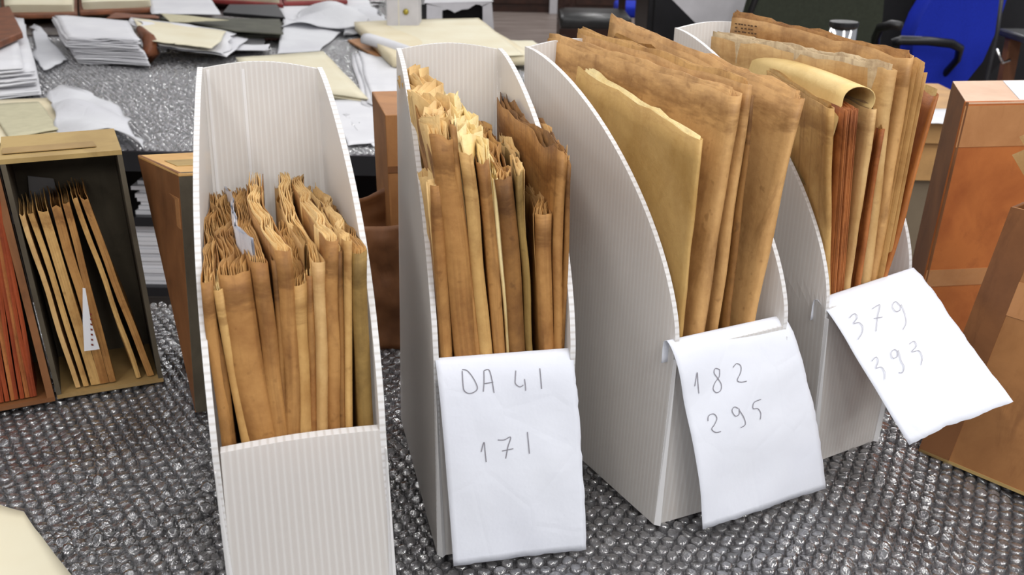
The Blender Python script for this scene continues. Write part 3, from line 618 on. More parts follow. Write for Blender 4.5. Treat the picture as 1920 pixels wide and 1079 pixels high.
# ------------------------------------------------------------------ notes hung over the front panels
def note(h, label, TL, TR, BR, BL, strokes, pen, b0=-.004, b1=-.014, bulge=.004, seed=1, sw=.00034, b2=None):
    tl = loc2w(h, *at_loc(h, *TL, b0)); tr = loc2w(h, *at_loc(h, *TR, b0)); br = loc2w(h, *at_loc(h, *BR, b1 if b2 is None else b2)); bl = loc2w(h, *at_loc(h, *BL, b1))
    x, y, yaw = HOLD[h]; dd = np.array([-math.sin(yaw), math.cos(yaw), 0]); wv = Wave(seed); wv2 = Wave(seed + 1); rs = np.random.RandomState(seed)
    def S(s, t, jag=0):
        p = tl * (1 - s) * (1 - t) + tr * s * (1 - t) + br * s * t + bl * (1 - s) * t
        out = bulge * math.sin(math.pi * t) + .0012 * wv(s * 4, t * 4) * min(1, t * 4) + .0005 * wv2(s * 13, t * 13) * min(1, t * 4)
        cur = .005 * math.exp(-t / .05)      # rounds back towards the rim at the top
        return p - dd * (out - cur)
    NS, NT = 26, 34; V = []
    ts = [-.13, -.10, -.06, -.03, -.015] + [(j / (NT - 1)) ** 1.3 for j in range(NT)]
    for i in range(NS):
        s = i / (NS - 1)
        for t in ts:
            if t < 0:
                e = S(s, 0); V.append(e + dd * (.007 * min(1, -t * 30)) + np.array([0, 0, (.0018 * min(1, -t * 60)) - max(0, -t - .02) * .17]))
            else:
                ss = s + (.004 * rs.uniform(-1, 1) + .003 * wv2(t * 40) if i == NS - 1 else 0); tt = t * (1 + (.004 * rs.uniform(-1, 1)) * (t == 1)); V.append(S(ss, tt))
    c = S(.5, .5); o = thing('paper_note', label, 'note', (c[0], c[1], min(v[2] for v in V)), 'handwritten notes hung on the file holders')
    mesh('sheet', V, grid_faces(NS, len(ts)), MT['note'], o, True, solid=.00025)
    def inv(px, py):
        s, t = .5, .5; TLn, TRn, BRn, BLn = map(np.array, (TL, TR, BR, BL))
        for _ in range(12):
            p = TLn * (1 - s) * (1 - t) + TRn * s * (1 - t) + BRn * s * t + BLn * (1 - s) * t
            ds = (TRn - TLn) * (1 - t) + (BRn - BLn) * t; dt = (BLn - TLn) * (1 - s) + (BRn - TRn) * s
            q = np.linalg.solve(np.stack([ds, dt], 1), np.array([px, py]) - p); s += q[0]; t += q[1]
        return s, t
    for gi, grp in enumerate(strokes):
     mb = MB()
     for st in grp:
         P = []
         pts = [np.array(p, float) for p in st]
         for i in range(len(pts) - 1):   # Catmull-Rom
             p0, p1, p2, p3 = pts[max(0, i - 1)], pts[i], pts[i + 1], pts[min(len(pts) - 1, i + 2)]
             for q in np.linspace(0, 1, 6, endpoint=(i == len(pts) - 2)): P.append(.5 * (2 * p1 + (p2 - p0) * q + (2 * p0 - 5 * p1 + 4 * p2 - p3) * q * q + (3 * p1 - p0 - 3 * p2 + p3) * q ** 3))
         W3 = [S(*inv(*p)) - dd * (.0006 if h < 3 else .0020) for p in P]; V = []
         for i, p in enumerate(W3):
             d = W3[min(i + 1, len(W3) - 1)] - W3[max(0, i - 1)]; n_ = np.cross(d, dd); n_ /= np.linalg.norm(n_) + 1e-9; V += [p + n_ * sw, p - n_ * sw]
         mb.add(V, [(2 * i, 2 * i + 1, 2 * i + 3, 2 * i + 2) for i in range(len(W3) - 1)])
     mb.build('pencil_figure', MT[pen], o)
    return o
def sc(lst, k, ox, oy): return [[(x / k + ox, y / k + oy) for x, y in st] for st in lst]
n2 = sc([[(212,140),(212,180),(216,215),(236,228),(262,222),(277,205),(262,170),(236,140),(212,135)],
         [(310,138),(308,180),(303,220)], [(310,138),(332,134),(342,160),(352,225)], [(308,188),(350,182)],
         [(456,135),(452,165),(452,188),(472,200),(488,192)], [(494,168),(497,192),(498,216)], [(568,125),(570,165),(572,208)],
         [(290,482),(303,438),(308,480),(313,528)], [(365,428),(395,428),(425,417),(412,460),(402,512)], [(385,478),(437,468)], [(503,395),(507,440),(511,490)]], 2.458, 780, 640)
n2 = [n2[a:b] for a, b in [(0, 1), (1, 4), (4, 6), (6, 7), (7, 8), (8, 10), (10, 11)]]
n3 = sc([[(274,325),(285,268),(287,310),(290,355)], [(380,256),(362,252),(356,270),(368,290),(382,315),(378,340),(360,350),(348,335),(358,308),(376,285),(380,256)],
         [(436,246),(452,230),(468,238),(466,262),(448,296),(462,303),(486,298)],
         [(320,468),(324,446),(344,438),(356,455),(346,482),(334,502),(350,516),(372,512)],
         [(444,412),(428,406),(418,422),(430,444),(446,436),(447,412)], [(448,420),(466,450),(472,480),(452,494)],
         [(546,374),(514,386),(508,412),(530,414),(543,434),(540,460)]], 2.345, 1180, 580)
n3 = [n3[a:b] for a, b in [(0, 1), (1, 2), (2, 3), (3, 4), (4, 6), (6, 7)]]
n4 = sc([[(205,262),(225,246),(238,262),(222,286),(244,284),(262,302),(258,330),(240,355)], [(298,226),(330,210),(322,260),(318,322)], [(304,268),(342,262)],
         [(420,215),(398,198),(386,216),(400,240),(420,234),(424,212),(442,255),(444,290),(430,318)],
         [(300,446),(318,430),(328,448),(316,474),(340,472),(356,494),(354,522)],
         [(412,410),(398,402),(386,416),(394,438),(412,432),(415,406),(430,450),(444,476),(438,500),(420,500)],
         [(456,378),(474,366),(486,384),(468,410),(496,406),(512,432),(508,466)]], 2.2476, 1500, 480)
n4 = [n4[a:b] for a, b in [(0, 1), (1, 3), (3, 4), (4, 5), (5, 6), (6, 7)]]
note(1, 'white paper note pencilled DA 41 and 171, hung on the second file holder', (819,687), (1077,667), (1100,1033), (850,1062), n2, 'pencil', seed=4)
note(2, 'white paper note pencilled 182 and 295, hung on the third file holder', (1264,652), (1484,602), (1551,917), (1319,994), n3, 'pencil', b0=-.005, b1=-.026, seed=8)
note(3, 'tilted white paper note pencilled 379 and 393, on the fourth file holder', (1547,573), (1728,512), (1896,752), (1704,834), n4, 'pencil_faint', b0=-.006, b1=-.08, b2=-.112, bulge=-.002, seed=12)

# ------------------------------------------------------------------ cardboard boxes
def upto(base, px, py):
    """point over base (same world y) seen at px,py"""
    return at_y(px, py, base[1])
def strip(mb, P, Q, R, S_, off, m=0):
    n = np.cross(np.array(Q) - P, np.array(R) - P); n /= np.linalg.norm(n)
    mb.add([np.array(p) + n * off for p in (P, Q, R, S_)], [(0, 1, 2, 3)], m)
def lerp(a, b, k): return np.array(a) * (1 - k) + np.array(b) * k
def slab(mb, a, b, c, d, th, m=0):
    """thick plate: quad a b c d extruded by th along its normal"""
    a, b, c, d = map(lambda p: np.array(p, float), (a, b, c, d)); n = np.cross(b - a, d - a); n = n / np.linalg.norm(n) * th
    mb.add([a, b, c, d, a + n, b + n, c + n, d + n], [(3, 2, 1, 0), (4, 5, 6, 7), (0, 1, 5, 4), (1, 2, 6, 5), (2, 3, 7, 6), (3, 0, 4, 7)], m); return mb
# open archive box on the left
def open_box(label, BL, BR, TLp, TRp, depth, topslope):
    bl, br = at_z(*BL, .002), at_z(*BR, .002); tl, tr = upto(bl, *TLp), upto(br, *TRp)
    w = br - bl; w[2] = 0; w /= np.linalg.norm(w); d = np.array([-w[1], w[0], 0]) * depth
    t = thing('archive_box', label, 'box', (*((bl + br) / 2 + d / 2)[:2], .002))
    th = .004; e = w * th; up = np.array([0, 0, th])
    bl2, br2, tl2, tr2 = bl + d, br + d, tl + d + np.array([0, 0, topslope]), tr + d + np.array([0, 0, topslope])
    def wall(name, a, b, c, dd_, th, mat, matin=None): 
        mb = slab(MB(), a, b, c, dd_, th); mb.M = [1, 0, 0, 0, 0, 0]; return mb.build(name, None, t, mats=[mat, matin or mat])
    wall('side_wall', bl, bl2, tl2, tl, th, MT['box_inner'], MT['box_olive'])
    wall('side_wall', br2, br, tr, tr2, th, MT['box_inner'], MT['box_olive'])
    wall('floor_panel', bl, br, br2, bl2, th, MT['box_olive'])
    wall('back_wall', br2, bl2, tl2, tr2, -.003, MT['box_inner'], MT['box_inner'])
    wall('top_panel', tl - up * 0, tr, tr2, tl2, th, MT['box_ochre'], MT['box_inner'])
    # paper tape over the top front edge
    mb = MB(); p = lambda u, v: lerp(lerp(tl, tr, u), lerp(tl2, tr2, u), v) + np.array([0, 0, th + .0008]); slab(mb, p(.02, .18), p(.8, .18), p(.78, .42), p(.02, .42), .0006); mb.build('tape_strip', MT['box_olive'], t)
    return t, bl, br, tl, tr, d, w
BOXO = open_box('open grey-lined archive box on the left, standing on end with thin brown folders inside', (108, 749), (307, 716), (0, 309), (229, 290), .085, 0.0)
_, bl, br, tl, tr, dv, wd = BOXO
def box_folder(frame, label, tf, bf, t, cover, pages, n, depth, group, back_shift=0.0, rise=.0, inset=.006, name='paper_folder', clampx=None):
    bl, br, tl, tr, dv, wd = frame; dn = dv / np.linalg.norm(dv); nrm = dn
    org = bl + dn * inset
    TF = on_plane(*tf, org, nrm); BF = on_plane(*bf, org, nrm); s = (.0075 - TF[2]) / (BF[2] - TF[2]); BF = TF + (BF - TF) * s
    seed = int(tf[0] * 3 + tf[1] * 5) % 7919; wv = Wave(seed); rs = np.random.RandomState(seed)
    o = thing(name, label, 'folder', (BF[0], BF[1], .007), group)
    def S(u, v, off, ex=0): return BF + (TF - BF) * v + dn * depth * u + wd * (off + back_shift * u + .0006 * wv(u * 5, v * 7)) + np.array([0, 0, (rise * u + ex) * v])
    us = [1, .75, .5, .25, .08, 0]; sec = [(u, -t / 2) for u in us] + [(-.008, 0)] + [(u, t / 2) for u in us[::-1]]
    V = []; UV = []
    for i, (u, a) in enumerate(sec):
        z0 = rs.normal() * .001
        for j in range(10): V.append(S(u, j / 9, a, z0)); UV.append((i * .02, j / 9))
    mesh('cover', V, grid_faces(len(sec), 10), MT[cover], o, False, UV, solid=.0006)
    V = []; F = []; UV = []
    for s_ in range(n):
        b = len(V); off = (-.5 + (s_ + .5) / n) * t * .85; z0 = rs.uniform(-.002, .003)
        for i in range(8):
            for j in range(6): V.append(S(.01 + i / 8, j / 5, off, z0 + .0008 * rs.normal())); UV.append((i * .03 + s_ * .1, j / 5))
        F += grid_faces(8, 6, b)
    mesh('pages', V, F, MT[pages], o, False, UV)
    return o
GO = 'thin folders in the open archive box'; fr = (bl, br, tl, tr, dv, wd)
for (lab, a, b, t, cv, pg, n, kw) in (
  ('leftmost pale tan folder leaning in the open archive box', (41,403),(151,738),.0035,'pale','pages',2,{}),
  ('second folder from the left in the open archive box, buff with brown edges', (58,400),(166,735),.0040,'gold','pages',3,{}),
  ('thick tan flat-spined folder left of the ragged sheets in the open archive box', (80,396),(182,728),.0075,'gold','pages',4,{}),
  ('ragged bundle of narrow brown sheets behind the paper label in the open archive box', (106,388),(197,722),.0070,'brown','pages_dark',9,{}),
  ('narrow frayed brown bundle just right of the paper label in the open archive box', (124,382),(211,716),.0050,'brown','pages',6,{}),
  ('separate tan folder leaning alone toward the right wall of the open archive box', (141,374),(259,706),.0035,'gold','pages_dark',3,{}),
  ('rightmost brown folder leaning in the open archive box', (157,373),(280,700),.0055,'brown','pages_dark',3,{})):
    box_folder(fr, lab, a, b, t, cv, pg, n, .068, GO, -.002, **kw)
# paper label with printed text
Pp = lambda x, y, k=-.004: on_plane(x, y, bl + dv / np.linalg.norm(dv) * k, dv / np.linalg.norm(dv))
lab = thing('paper_label', 'small white torn paper label with dark print before the folders in the open box', 'label', Pp(172, 657))
V = [Pp(155, 540), Pp(160, 541), Pp(170, 600), Pp(187, 655), Pp(158, 659), Pp(155, 600)]; mesh('paper', V, [(0, 5, 4, 3, 2, 1)], MT['white'], lab, solid=.0004)
mb = MB()
for i in range(7):
    y = 588 + i * 9.5; mb.add([Pp(168 + i * .4, y, -.0055), Pp(172 + i * .5, y + .5, -.0055), Pp(172.5 + i * .5, y + 4, -.0055), Pp(169 + i * .4, y + 3.5, -.0055)], [(0, 3, 2, 1)])
mb.build('print', MT['redink'], lab)
# grey-white sheet at the back of the box
q = dv / np.linalg.norm(dv); G_ = lambda x, y, k=.078: on_plane(x, y, bl + q * k, q)
tag(mesh('paper_sheet', [G_(52, 330), G_(100, 335), G_(125, 420), G_(60, 430)], [(0, 3, 2, 1)], MT['bluegrey'], solid=.0005), 'dim grey sheet standing behind the folders inside the open archive box', 'papers')
# neighbouring box at the left edge with rust folders
bl3, br3 = at_z(-150, 800, .002), at_z(104, 752, .002)
tb3, tr3 = upto(bl3, -210, 330), upto(br3, -6, 309)
w3 = br3 - bl3; w3[2] = 0; w3 /= np.linalg.norm(w3); d3 = np.array([-w3[1], w3[0], 0]) * .085
bx = thing('archive_box', 'brown archive box at the left edge of the picture holding rust-red folders', 'box', (*((bl3 + br3) / 2 + d3 / 2)[:2], .002))
slab(MB(), br3 + d3, br3 - w3 * 0, tr3, tr3 + d3, .006).build('side_wall', MT['box_brown'], bx)
slab(MB(), bl3, br3, br3 + d3, bl3 + d3, .004).build('floor_panel', MT['box_brown'], bx)
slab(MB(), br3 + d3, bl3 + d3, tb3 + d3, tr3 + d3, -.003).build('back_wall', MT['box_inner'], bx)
slab(MB(), bl3 + d3, bl3, tb3, tb3 + d3, -.004).build('side_wall', MT['box_brown'], bx)
fr3 = (bl3, br3, tb3, tr3, d3, w3)
for i in range(9):
    a = (-62 + i * 6.6, 330 + (i * 37) % 23); b = (-6 + i * 9.3, 742 - i * .6 + (i * 13) % 9)
    nm = ('leftmost', 'second', 'third', 'fourth', 'fifth', 'sixth', 'seventh', 'eighth', 'last')[i]
    box_folder(fr3, f'rust-red folder in the box at the left edge, {nm} from its left side', a, b, .0030, 'rust' if i % 3 else 'redbrown', 'rust', 2, .07, 'rust folders in the left edge box')
# closed brown boxes
def closed_box(label, corners, names, mats, tapes=()):
    """corners: 8 points bottom ccw + top ccw; each face its own wall"""
    C = [np.array(c, float) for c in corners]; c0 = sum(C[:4]) / 4
    t = thing('cardboard_box', label, 'box', (c0[0], c0[1], C[0][2]))
    for nm, idx, mt in zip(names, ((0, 1, 5, 4), (1, 2, 6, 5), (2, 3, 7, 6), (3, 0, 4, 7), (4, 5, 6, 7), (3, 2, 1, 0)), mats):
        if nm: slab(MB(), *[C[i] for i in idx], -.003).build(nm, MT[mt], t, bevel=.0008)
    for (idx, u0, u1, v0, v1, mt) in tapes:
        a, b, c, d = [C[i] for i in idx]; p = lambda u, v: lerp(lerp(a, b, u), lerp(d, c, u), v); slab(MB(), p(u0, v0), p(u1, v0), p(u1, v1), p(u0, v1), .0006).build('tape_strip', MT[mt], t)
    return t
# box between the open box and the first holder: left face seen, front face dark behind the holder
a0 = at_z(366, 775, .002); b0_ = at_z(470, 760, .002); w4 = np.array([math.cos(.28), math.sin(.28), 0]) ; 
a0t = upto(a0, 334, 325); back = at_z(250, 640, .002)
back = a0 + (np.array([-.36, .93, 0])) * .14; backt = upto(back, 258, 291)
C = [a0, a0 + w4 * .1, back + w4 * .1, back, a0t, a0t + w4 * .1, backt + w4 * .1, backt]
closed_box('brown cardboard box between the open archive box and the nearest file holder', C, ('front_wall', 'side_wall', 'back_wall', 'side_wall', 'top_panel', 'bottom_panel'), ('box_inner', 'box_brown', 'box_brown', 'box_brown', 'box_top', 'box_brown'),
           [((3, 0, 4, 7), .02, .98, .78, .90, 'tape'), ((4, 5, 6, 7), .1, .9, .3, .6, 'box_ochre')])
# box behind first and second holder: open brown carton plus taller box
A0 = at_z(690, 662, .002); A1 = at_z(757, 655, .002); w5 = (A1 - A0) / np.linalg.norm(A1 - A0); d5 = np.array([-w5[1], w5[0], 0]) * .10
A0 = A0 - w5 * .04; A1 = A1 + w5 * .03; h5 = upto(A1, 745, 408)[2]
t = thing('paper_bag', 'crumpled brown paper bag, open at the top, standing between the first and second file holders', 'bag', (*((A0 + A1) / 2 + d5 / 2)[:2], .002))
wv = Wave(71, 8); V = []; NP_ = 48; NZb = 26
cx = (A0 + A1) / 2 + d5 / 2; hw = np.linalg.norm(A1 - A0) / 2; hd = .05
for i in range(NP_ + 1):
    a = 2 * math.pi * (i % NP_) / NP_; ca, sa = math.cos(a), math.sin(a); rr = 1 / max(abs(ca) ** 4 + abs(sa) ** 4, 1e-6) ** .25
    for j in range(NZb):
        v = j / (NZb - 1); cr = .0035 * wv(ca * 3, sa * 3, v * 9) + .002 * wv(ca * 9, sa * 9, v * 22)
        V.append(cx + w5 * ca * rr * (hw + cr) + d5 / .1 * sa * rr * (hd + cr) + np.array([0, 0, v * (h5 + (.010 * wv(ca * 2, sa * 2)) * v)]))
mesh('bag_body', V, grid_faces(NP_ + 1, NZb), MT['box_brown'], t, True, solid=.0012)
B0 = at_z(762, 610, .002); B0t = upto(B0, 722, 216); Bw = np.array([.97, .24, 0]); Bd = np.array([-.24, .97, 0])
C = [B0 + Bw * -.012, B0 + Bw * .085, B0 + Bw * .085 + Bd * .12, B0 + Bd * .12 - Bw * .012]; hz = B0t[2]; B0t = B0t + Bw * -.0
C += [B0t, B0t + Bw * .09, B0t + Bw * .09 + Bd * .12, B0t + Bd * .12]
closed_box('tall plain brown box half hidden behind the left side of the second file holder', C, ('front_wall', 'side_wall', 'back_wall', 'side_wall', 'top_panel', 'bottom_panel'), ('box_tan',) * 4 + ('box_tan', 'box_tan'),
           [((0, 1, 5, 4), .0, 1, .74, .77, 'box_brown')])
# right-hand boxes
q0 = at_z(1745, 640, .002); q0 = at_z(1712, 600, .002)
FLb = at_z(1703, 655, .002); FLt = upto(FLb, 1811, 191); wR = np.array([.985, .17, 0]); dR = np.array([-.17, .985, 0])
BLt = on_plane(1786, 152, FLt, np.array([0, 0, 1.0]));  dl = BLt - FLt
C = [FLb, FLb + wR * .16, FLb + wR * .16 + dl, FLb + dl, FLt, FLt + wR * .16, FLt + wR * .16 + dl, BLt]
closed_box('tall orange-brown box with a pale top at the right, behind the open carton', C, ('front_wall', 'side_wall', 'back_wall', 'side_wall', 'top_panel', 'bottom_panel'), ('box_orange', 'box_brown', 'box_brown', 'box_brown', 'pinktop', 'box_brown'),
           [((0, 1, 5, 4), .0, .45, .83, .985, 'tape'), ((0, 1, 5, 4), .0, .7, .27, .34, 'tape'), ((4, 5, 6, 7), .35, .9, .05, .95, 'note')])
# front right carton, open on its side with papers sticking out
P0 = at_z(1722, 846, .002); P1 = at_z(1985, 957, .002); T0 = upto(P0, 1896, 388); wC = (P1 - P0); wC /= np.linalg.norm(wC); dC = np.array([-wC[1], wC[0], 0])
T0 = T0; lean = np.array([0, 0, 0])
hgt = T0[2]; T1 = T0 + wC * .16; 
C = [P0, P0 + wC * .16, P0 + wC * .16 + dC * .1, P0 + dC * .1, T0, T1, T1 + dC * .1, T0 + dC * .1]
bxr = closed_box('large brown carton at the right edge in front, water-stained, its top open', C, ('front_wall', 'side_wall', 'back_wall', 'side_wall', None, 'bottom_panel'), ('box_tan', 'box_brown', 'box_tan', 'box_brown', 'box_tan', 'box_tan'),
           [((0, 1, 5, 4), .0, .16, .0, 1.0, 'box_brown'), ((0, 1, 5, 4), .0, 1, .0, .012, 'box_ochre'), ((0, 1, 5, 4), .16, 1, .62, .75, 'tape')])
for i, lb in enumerate(('pale folded document sticking out of the open carton at the right edge, nearer one', 'pale folded document sticking out of the open carton at the right edge, farther one')):
    bpt = T0 + dC * (.02 + .03 * i) + wC * (.012 - .004 * i); tp = on_plane(1893 + 14 * i, 292 - 34 * i, bpt, dC)
    V = []; 
    for k_ in range(2):
        o_ = dC * (.004 + .006 * k_); V += [bpt - np.array([0, 0, .12]) + o_, bpt + o_, tp + o_, tp + wC * .02 + np.array([0, 0, .014]) + o_, tp + wC * .09 + np.array([0, 0, .01]) + o_, bpt + wC * .09 - np.array([0, 0, .12]) + o_]
    F = [(0, 1, 2, 3, 4, 5), (11, 10, 9, 8, 7, 6)] + [(k_, 6 + k_, 6 + (k_ + 1) % 6, (k_ + 1) % 6) for k_ in range(6)]
    tag(mesh('document', V, F, MT['pale']), lb, 'papers', 'documents in the right edge carton')

# ------------------------------------------------------------------ foreground page, bottom left
def sheet(name, label, cat, quad, mat, z=.003, amp=.002, f=30, n=(16, 12), seed=0, solid=.0006, lift=None, parent=None, group=None, edge=.003):
    Q = [at_z(px, py, (z if not isinstance(z, (list, tuple)) else z[i])) for i, (px, py) in enumerate(quad)]; wv = Wave(seed, 9); V = []; UV = []; wv2 = Wave(seed + 1, 9)
    for i in range(n[0]):
        for j in range(n[1]):
            u, v = i / (n[0] - 1), j / (n[1] - 1); p = Q[0] * (1 - u) * (1 - v) + Q[1] * u * (1 - v) + Q[2] * u * v + Q[3] * (1 - u) * v
            on = (i in (0, n[0] - 1)) or (j in (0, n[1] - 1))
            p = p + np.array([edge * wv(u * 9, v * 9, 3) * on, edge * wv2(u * 9, v * 9, 1) * on, amp * (wv(p[0], p[1], 0, f) + 1) + (lift(u, v) if lift else 0)]); V.append(p); UV.append((u * .3, v))
    o = mesh(name, V, grid_faces(*n), mat, parent, True, UV, solid=solid)
    if parent is None: tag(o, label, cat, group)
    return o
def paper_stack(name, label, cat, quad, z0, z1, n, mat, jit=.006, seed=0, amp=.0008, solid=.0012, wedge=None, group=None, grid=(12, 9), cover=None, covermat=None, f=25):
    rs = np.random.RandomState(seed); c = sum(at_z(*q, z0) for q in quad) / 4; t = thing(name, label, cat, (c[0], c[1], z0), group)
    V = []; F = []; UV = []
    base = [at_z(*q, z1) for q in quad]
    for s in range(n):
        k = s / max(1, n - 1); dx, dy = rs.normal(0, jit, 2); wv = Wave(seed * 31 + s); wa = Wave(seed * 31); b = len(V); top = s == n - 1
        sh = (1 - k) * (wedge if wedge is not None else np.zeros(3))
        for i in range(grid[0]):
            for j in range(grid[1]):
                u, v = i / (grid[0] - 1), j / (grid[1] - 1); p = base[0] * (1 - u) * (1 - v) + base[1] * u * (1 - v) + base[2] * u * v + base[3] * (1 - u) * v
                p = p + sh + np.array([dx + jit * .5 * wv(v * 5), dy + jit * .4 * wv(u * 5, 2), 0]); p[2] = z0 + (z1 - z0) * k + amp * (wa(p[0], p[1], 0, f) + 1) + amp * .7 * wv(p[0], p[1], 0, f * 3)
                V.append(p); UV.append((u * .3 + s * .07, v))
        F += grid_faces(grid[0], grid[1], b)
    mesh('sheets', V, F, mat, t, True, UV, solid=solid)
    if cover is not None:
        cc = [at_z(*q, z0 - .001) for q in cover]; slab(MB(), *cc, .004).build('cover', covermat, t)
    return t
paper_stack('paper_sheet', 'cream sheets at the bottom left corner on the bubble wrap', 'papers', [(-220, 1180), (150, 1120), (38, 966), (-90, 925)], .001, .006, 3, MT['creampage'], .002, 5, .0004)

# ------------------------------------------------------------------ far table: papers and books
# cream mounted page and crumpled tissue near the table's front edge
pg = thing('mounted_page', 'cream page with a printed panel lying on the front edge of the far table, left', 'papers', at_z(80, 230, 0))
sheet('page_sheet', '', '', [(-60, 275), (162, 262), (92, 183), (-60, 190)], MT['cream'], .012, .0015, 6, parent=pg, seed=3, edge=.001)
sheet('printed_panel', '', '', [(18, 262), (115, 243), (72, 190), (-30, 196)], MT['oldpage'], .0165, .0012, 6, parent=pg, seed=3, edge=.001)
sheet('tissue_paper', 'crumpled white tissue spilling over the front edge of the far table beside the cream page', 'tissue', [(110, 266), (276, 283), (205, 190), (95, 180)], MT['tissue'], .010, .006, 26, (40, 30), 8, lift=lambda u, v: .02 * math.sin(math.pi * u) * (1 - v * .5), edge=.008)
# stack of white sheets at the left edge, brown binding on top
paper_stack('paper_stack', 'tall stack of loose white sheets at the left edge of the far table', 'papers', [(-150, 145), (58, 130), (36, 32), (-100, 30)], .003, .055, 14, MT['white'], .006, 12, .0025, .002, wedge=np.array([.02, -.02, 0]), f=14)
mb = MB(); slab(mb, at_z(-90, 130, .064), at_z(44, 72, .066), at_z(20, 22, .067), at_z(-90, 40, .064), .016); b_ = mb.build('book_cover', MT['leather'], bevel=.003); tag(b_, 'worn brown leather binding lying on the white sheet stack at the left edge', 'book')
sheet('tissue_paper', 'thin crumpled tissue between the left edge stack and the white unbound book', 'tissue', [(75, 135), (125, 115), (75, 48), (60, 60)], MT['tissue'], .003, .004, 22, (20, 14), 9, edge=.01)
# unbound white book: left block
t = paper_stack('open_book', 'open unbound book of wavy white pages with torn leather spine on the far table', 'book', [(122, 70), (258, 80), (234, 42), (96, 32)], .004, .062, 16, MT['white'], .004, 21, .0022, .0022, wedge=np.array([.03, -.015, 0]), f=12)
mb = MB(); mb.tube([at_z(278, 112, .008), at_z(284, 98, .03), at_z(280, 76, .055), at_z(262, 55, .06)], [.012, .02, .018, .01], 8); mb.build('torn_spine', MT['leather'], t, True)
sheet('page_fold', '', '', [(290, 92), (432, 112), (462, 72), (238, 38)], MT['white'], (.03, .012, .02, .062), .005, 10, (30, 14), 24, parent=t, edge=.006)
sheet('page_fold', '', '', [(292, 88), (420, 104), (440, 64), (250, 36)], MT['white'], (.04, .024, .032, .07), .004, 10, (30, 14), 25, parent=t, edge=.006)
sheet('page_fold', '', '', [(286, 80), (400, 98), (425, 60), (245, 34)], MT['creampage'], (.052, .034, .040, .074), .004, 10, (30, 14), 29, parent=t, edge=.006)
sheet('tissue_paper', 'white crinkled sheet end lying right of the open unbound book', 'tissue', [(415, 103), (510, 103), (495, 74), (425, 62)], MT['white'], .006, .007, 20, (26, 16), 14, edge=.012)
# dark olive folder and black folder behind
mb = MB(); slab(mb, at_z(300, 40, .03), at_z(440, 72, .012), at_z(532, 72, .012), at_z(530, 42, .018), .012); slab(mb, at_z(300, 36, .048), at_z(440, 60, .038), at_z(528, 66, .032), at_z(525, 38, .036), .004)
tag(mb.build('document_folder', MT['darkgreen'], bevel=.002), 'dark olive cloth folder lying behind the open unbound book', 'folder')
sheet('paper_sheet', 'buff crumpled sheet lying on the dark olive folder', 'papers', [(318, 43), (350, 44), (430, 38), (300, 30)], MT['oldpage'], .058, .003, 18, (18, 10), 15)
sheet('paper_sheet', 'brown torn sheet strip left of the dark olive folder', 'papers', [(200, 38), (300, 38), (290, 28), (215, 28)], MT['leather'], .035, .004, 14, (18, 8), 17)
mb = MB(); slab(mb, at_z(418, 30, .03), at_z(535, 40, .03), at_z(520, 15, .03), at_z(430, 15, .03), .012); tag(mb.build('document_folder', MT['black'], bevel=.002), 'black folder behind the dark olive one on the far table', 'folder')
# leather bound open book at the top left
def leather_book(label, quadL, quadR, lm, seed, z=.02):
    c = at_z(*quadL[0], 0); t = thing('open_book', label, 'book', (c[0], c[1], 0))
    for q in (quadL, quadR):
        cc = [at_z(*p, z) for p in q]; slab(MB(), *cc, .014).build('cover', lm, t, bevel=.004)
        ins = [lerp(cc[i], sum(cc) / 4, .09) + np.array([0, 0, .014]) for i in range(4)]; n0 = len(ins); V = []; F = []; UV = []; wv = Wave(seed)
        for s in range(5):
            b = len(V)
            for i in range(8):
                for j in range(6):
                    u, v = i / 7, j / 5; p = ins[0] * (1 - u) * (1 - v) + ins[1] * u * (1 - v) + ins[2] * u * v + ins[3] * (1 - u) * v; V.append(p + np.array([.002 * wv(s * 3), .001 * wv(s * 5), s * .005 + .002 * wv(u * 5, v * 3)])); UV.append((u, v))
            F += grid_faces(8, 6, b)
        mesh('pages', V, F, MT['creampage'], t, True, UV, solid=.003)
    return t
leather_book('thick open book in worn brown leather at the top left corner of the far table', [(5, 36), (146, 34), (146, -30), (0, -30)], [(150, 30), (292, 24), (262, -30), (146, -30)], MT['leather'], 31)
leather_book('open book with dark red leather covers at the top of the far table', [(392, 6), (532, 16), (520, -30), (380, -30)], [(532, 12), (652, 8), (640, -30), (524, -30)], MT['redleather'], 33)
sheet('paper_sheet', 'white sheet between the brown leather book and the red one', 'papers', [(285, 26), (415, 27), (385, -14), (275, -14)], MT['white'], .035, .002, 8, seed=41)
sheet('paper_sheet', 'white paper under the dark red book, right of the black folder', 'papers', [(530, 45), (700, 26), (690, -10), (520, 8)], MT['white'], .012, .004, 8, (20, 12), seed=42)
sheet('tissue_paper', 'heap of crumpled white tissue behind the papers, left of the white box', 'tissue', [(535, 64), (690, 64), (720, 26), (575, 24)], MT['tissue'], .004, .012, 22, (44, 30), 43, lift=lambda u, v: .045 * math.sin(math.pi * u) * math.sin(math.pi * min(1, v * 1.1)), edge=.015)
sheet('tissue_paper', 'small crumpled tissue wad just left of the big cream book', 'tissue', [(640, 68), (725, 60), (722, 34), (660, 36)], MT['tissue'], .004, .010, 34, (36, 24), 47, lift=lambda u, v: .04 * math.sin(math.pi * u) * math.sin(math.pi * v), edge=.012)
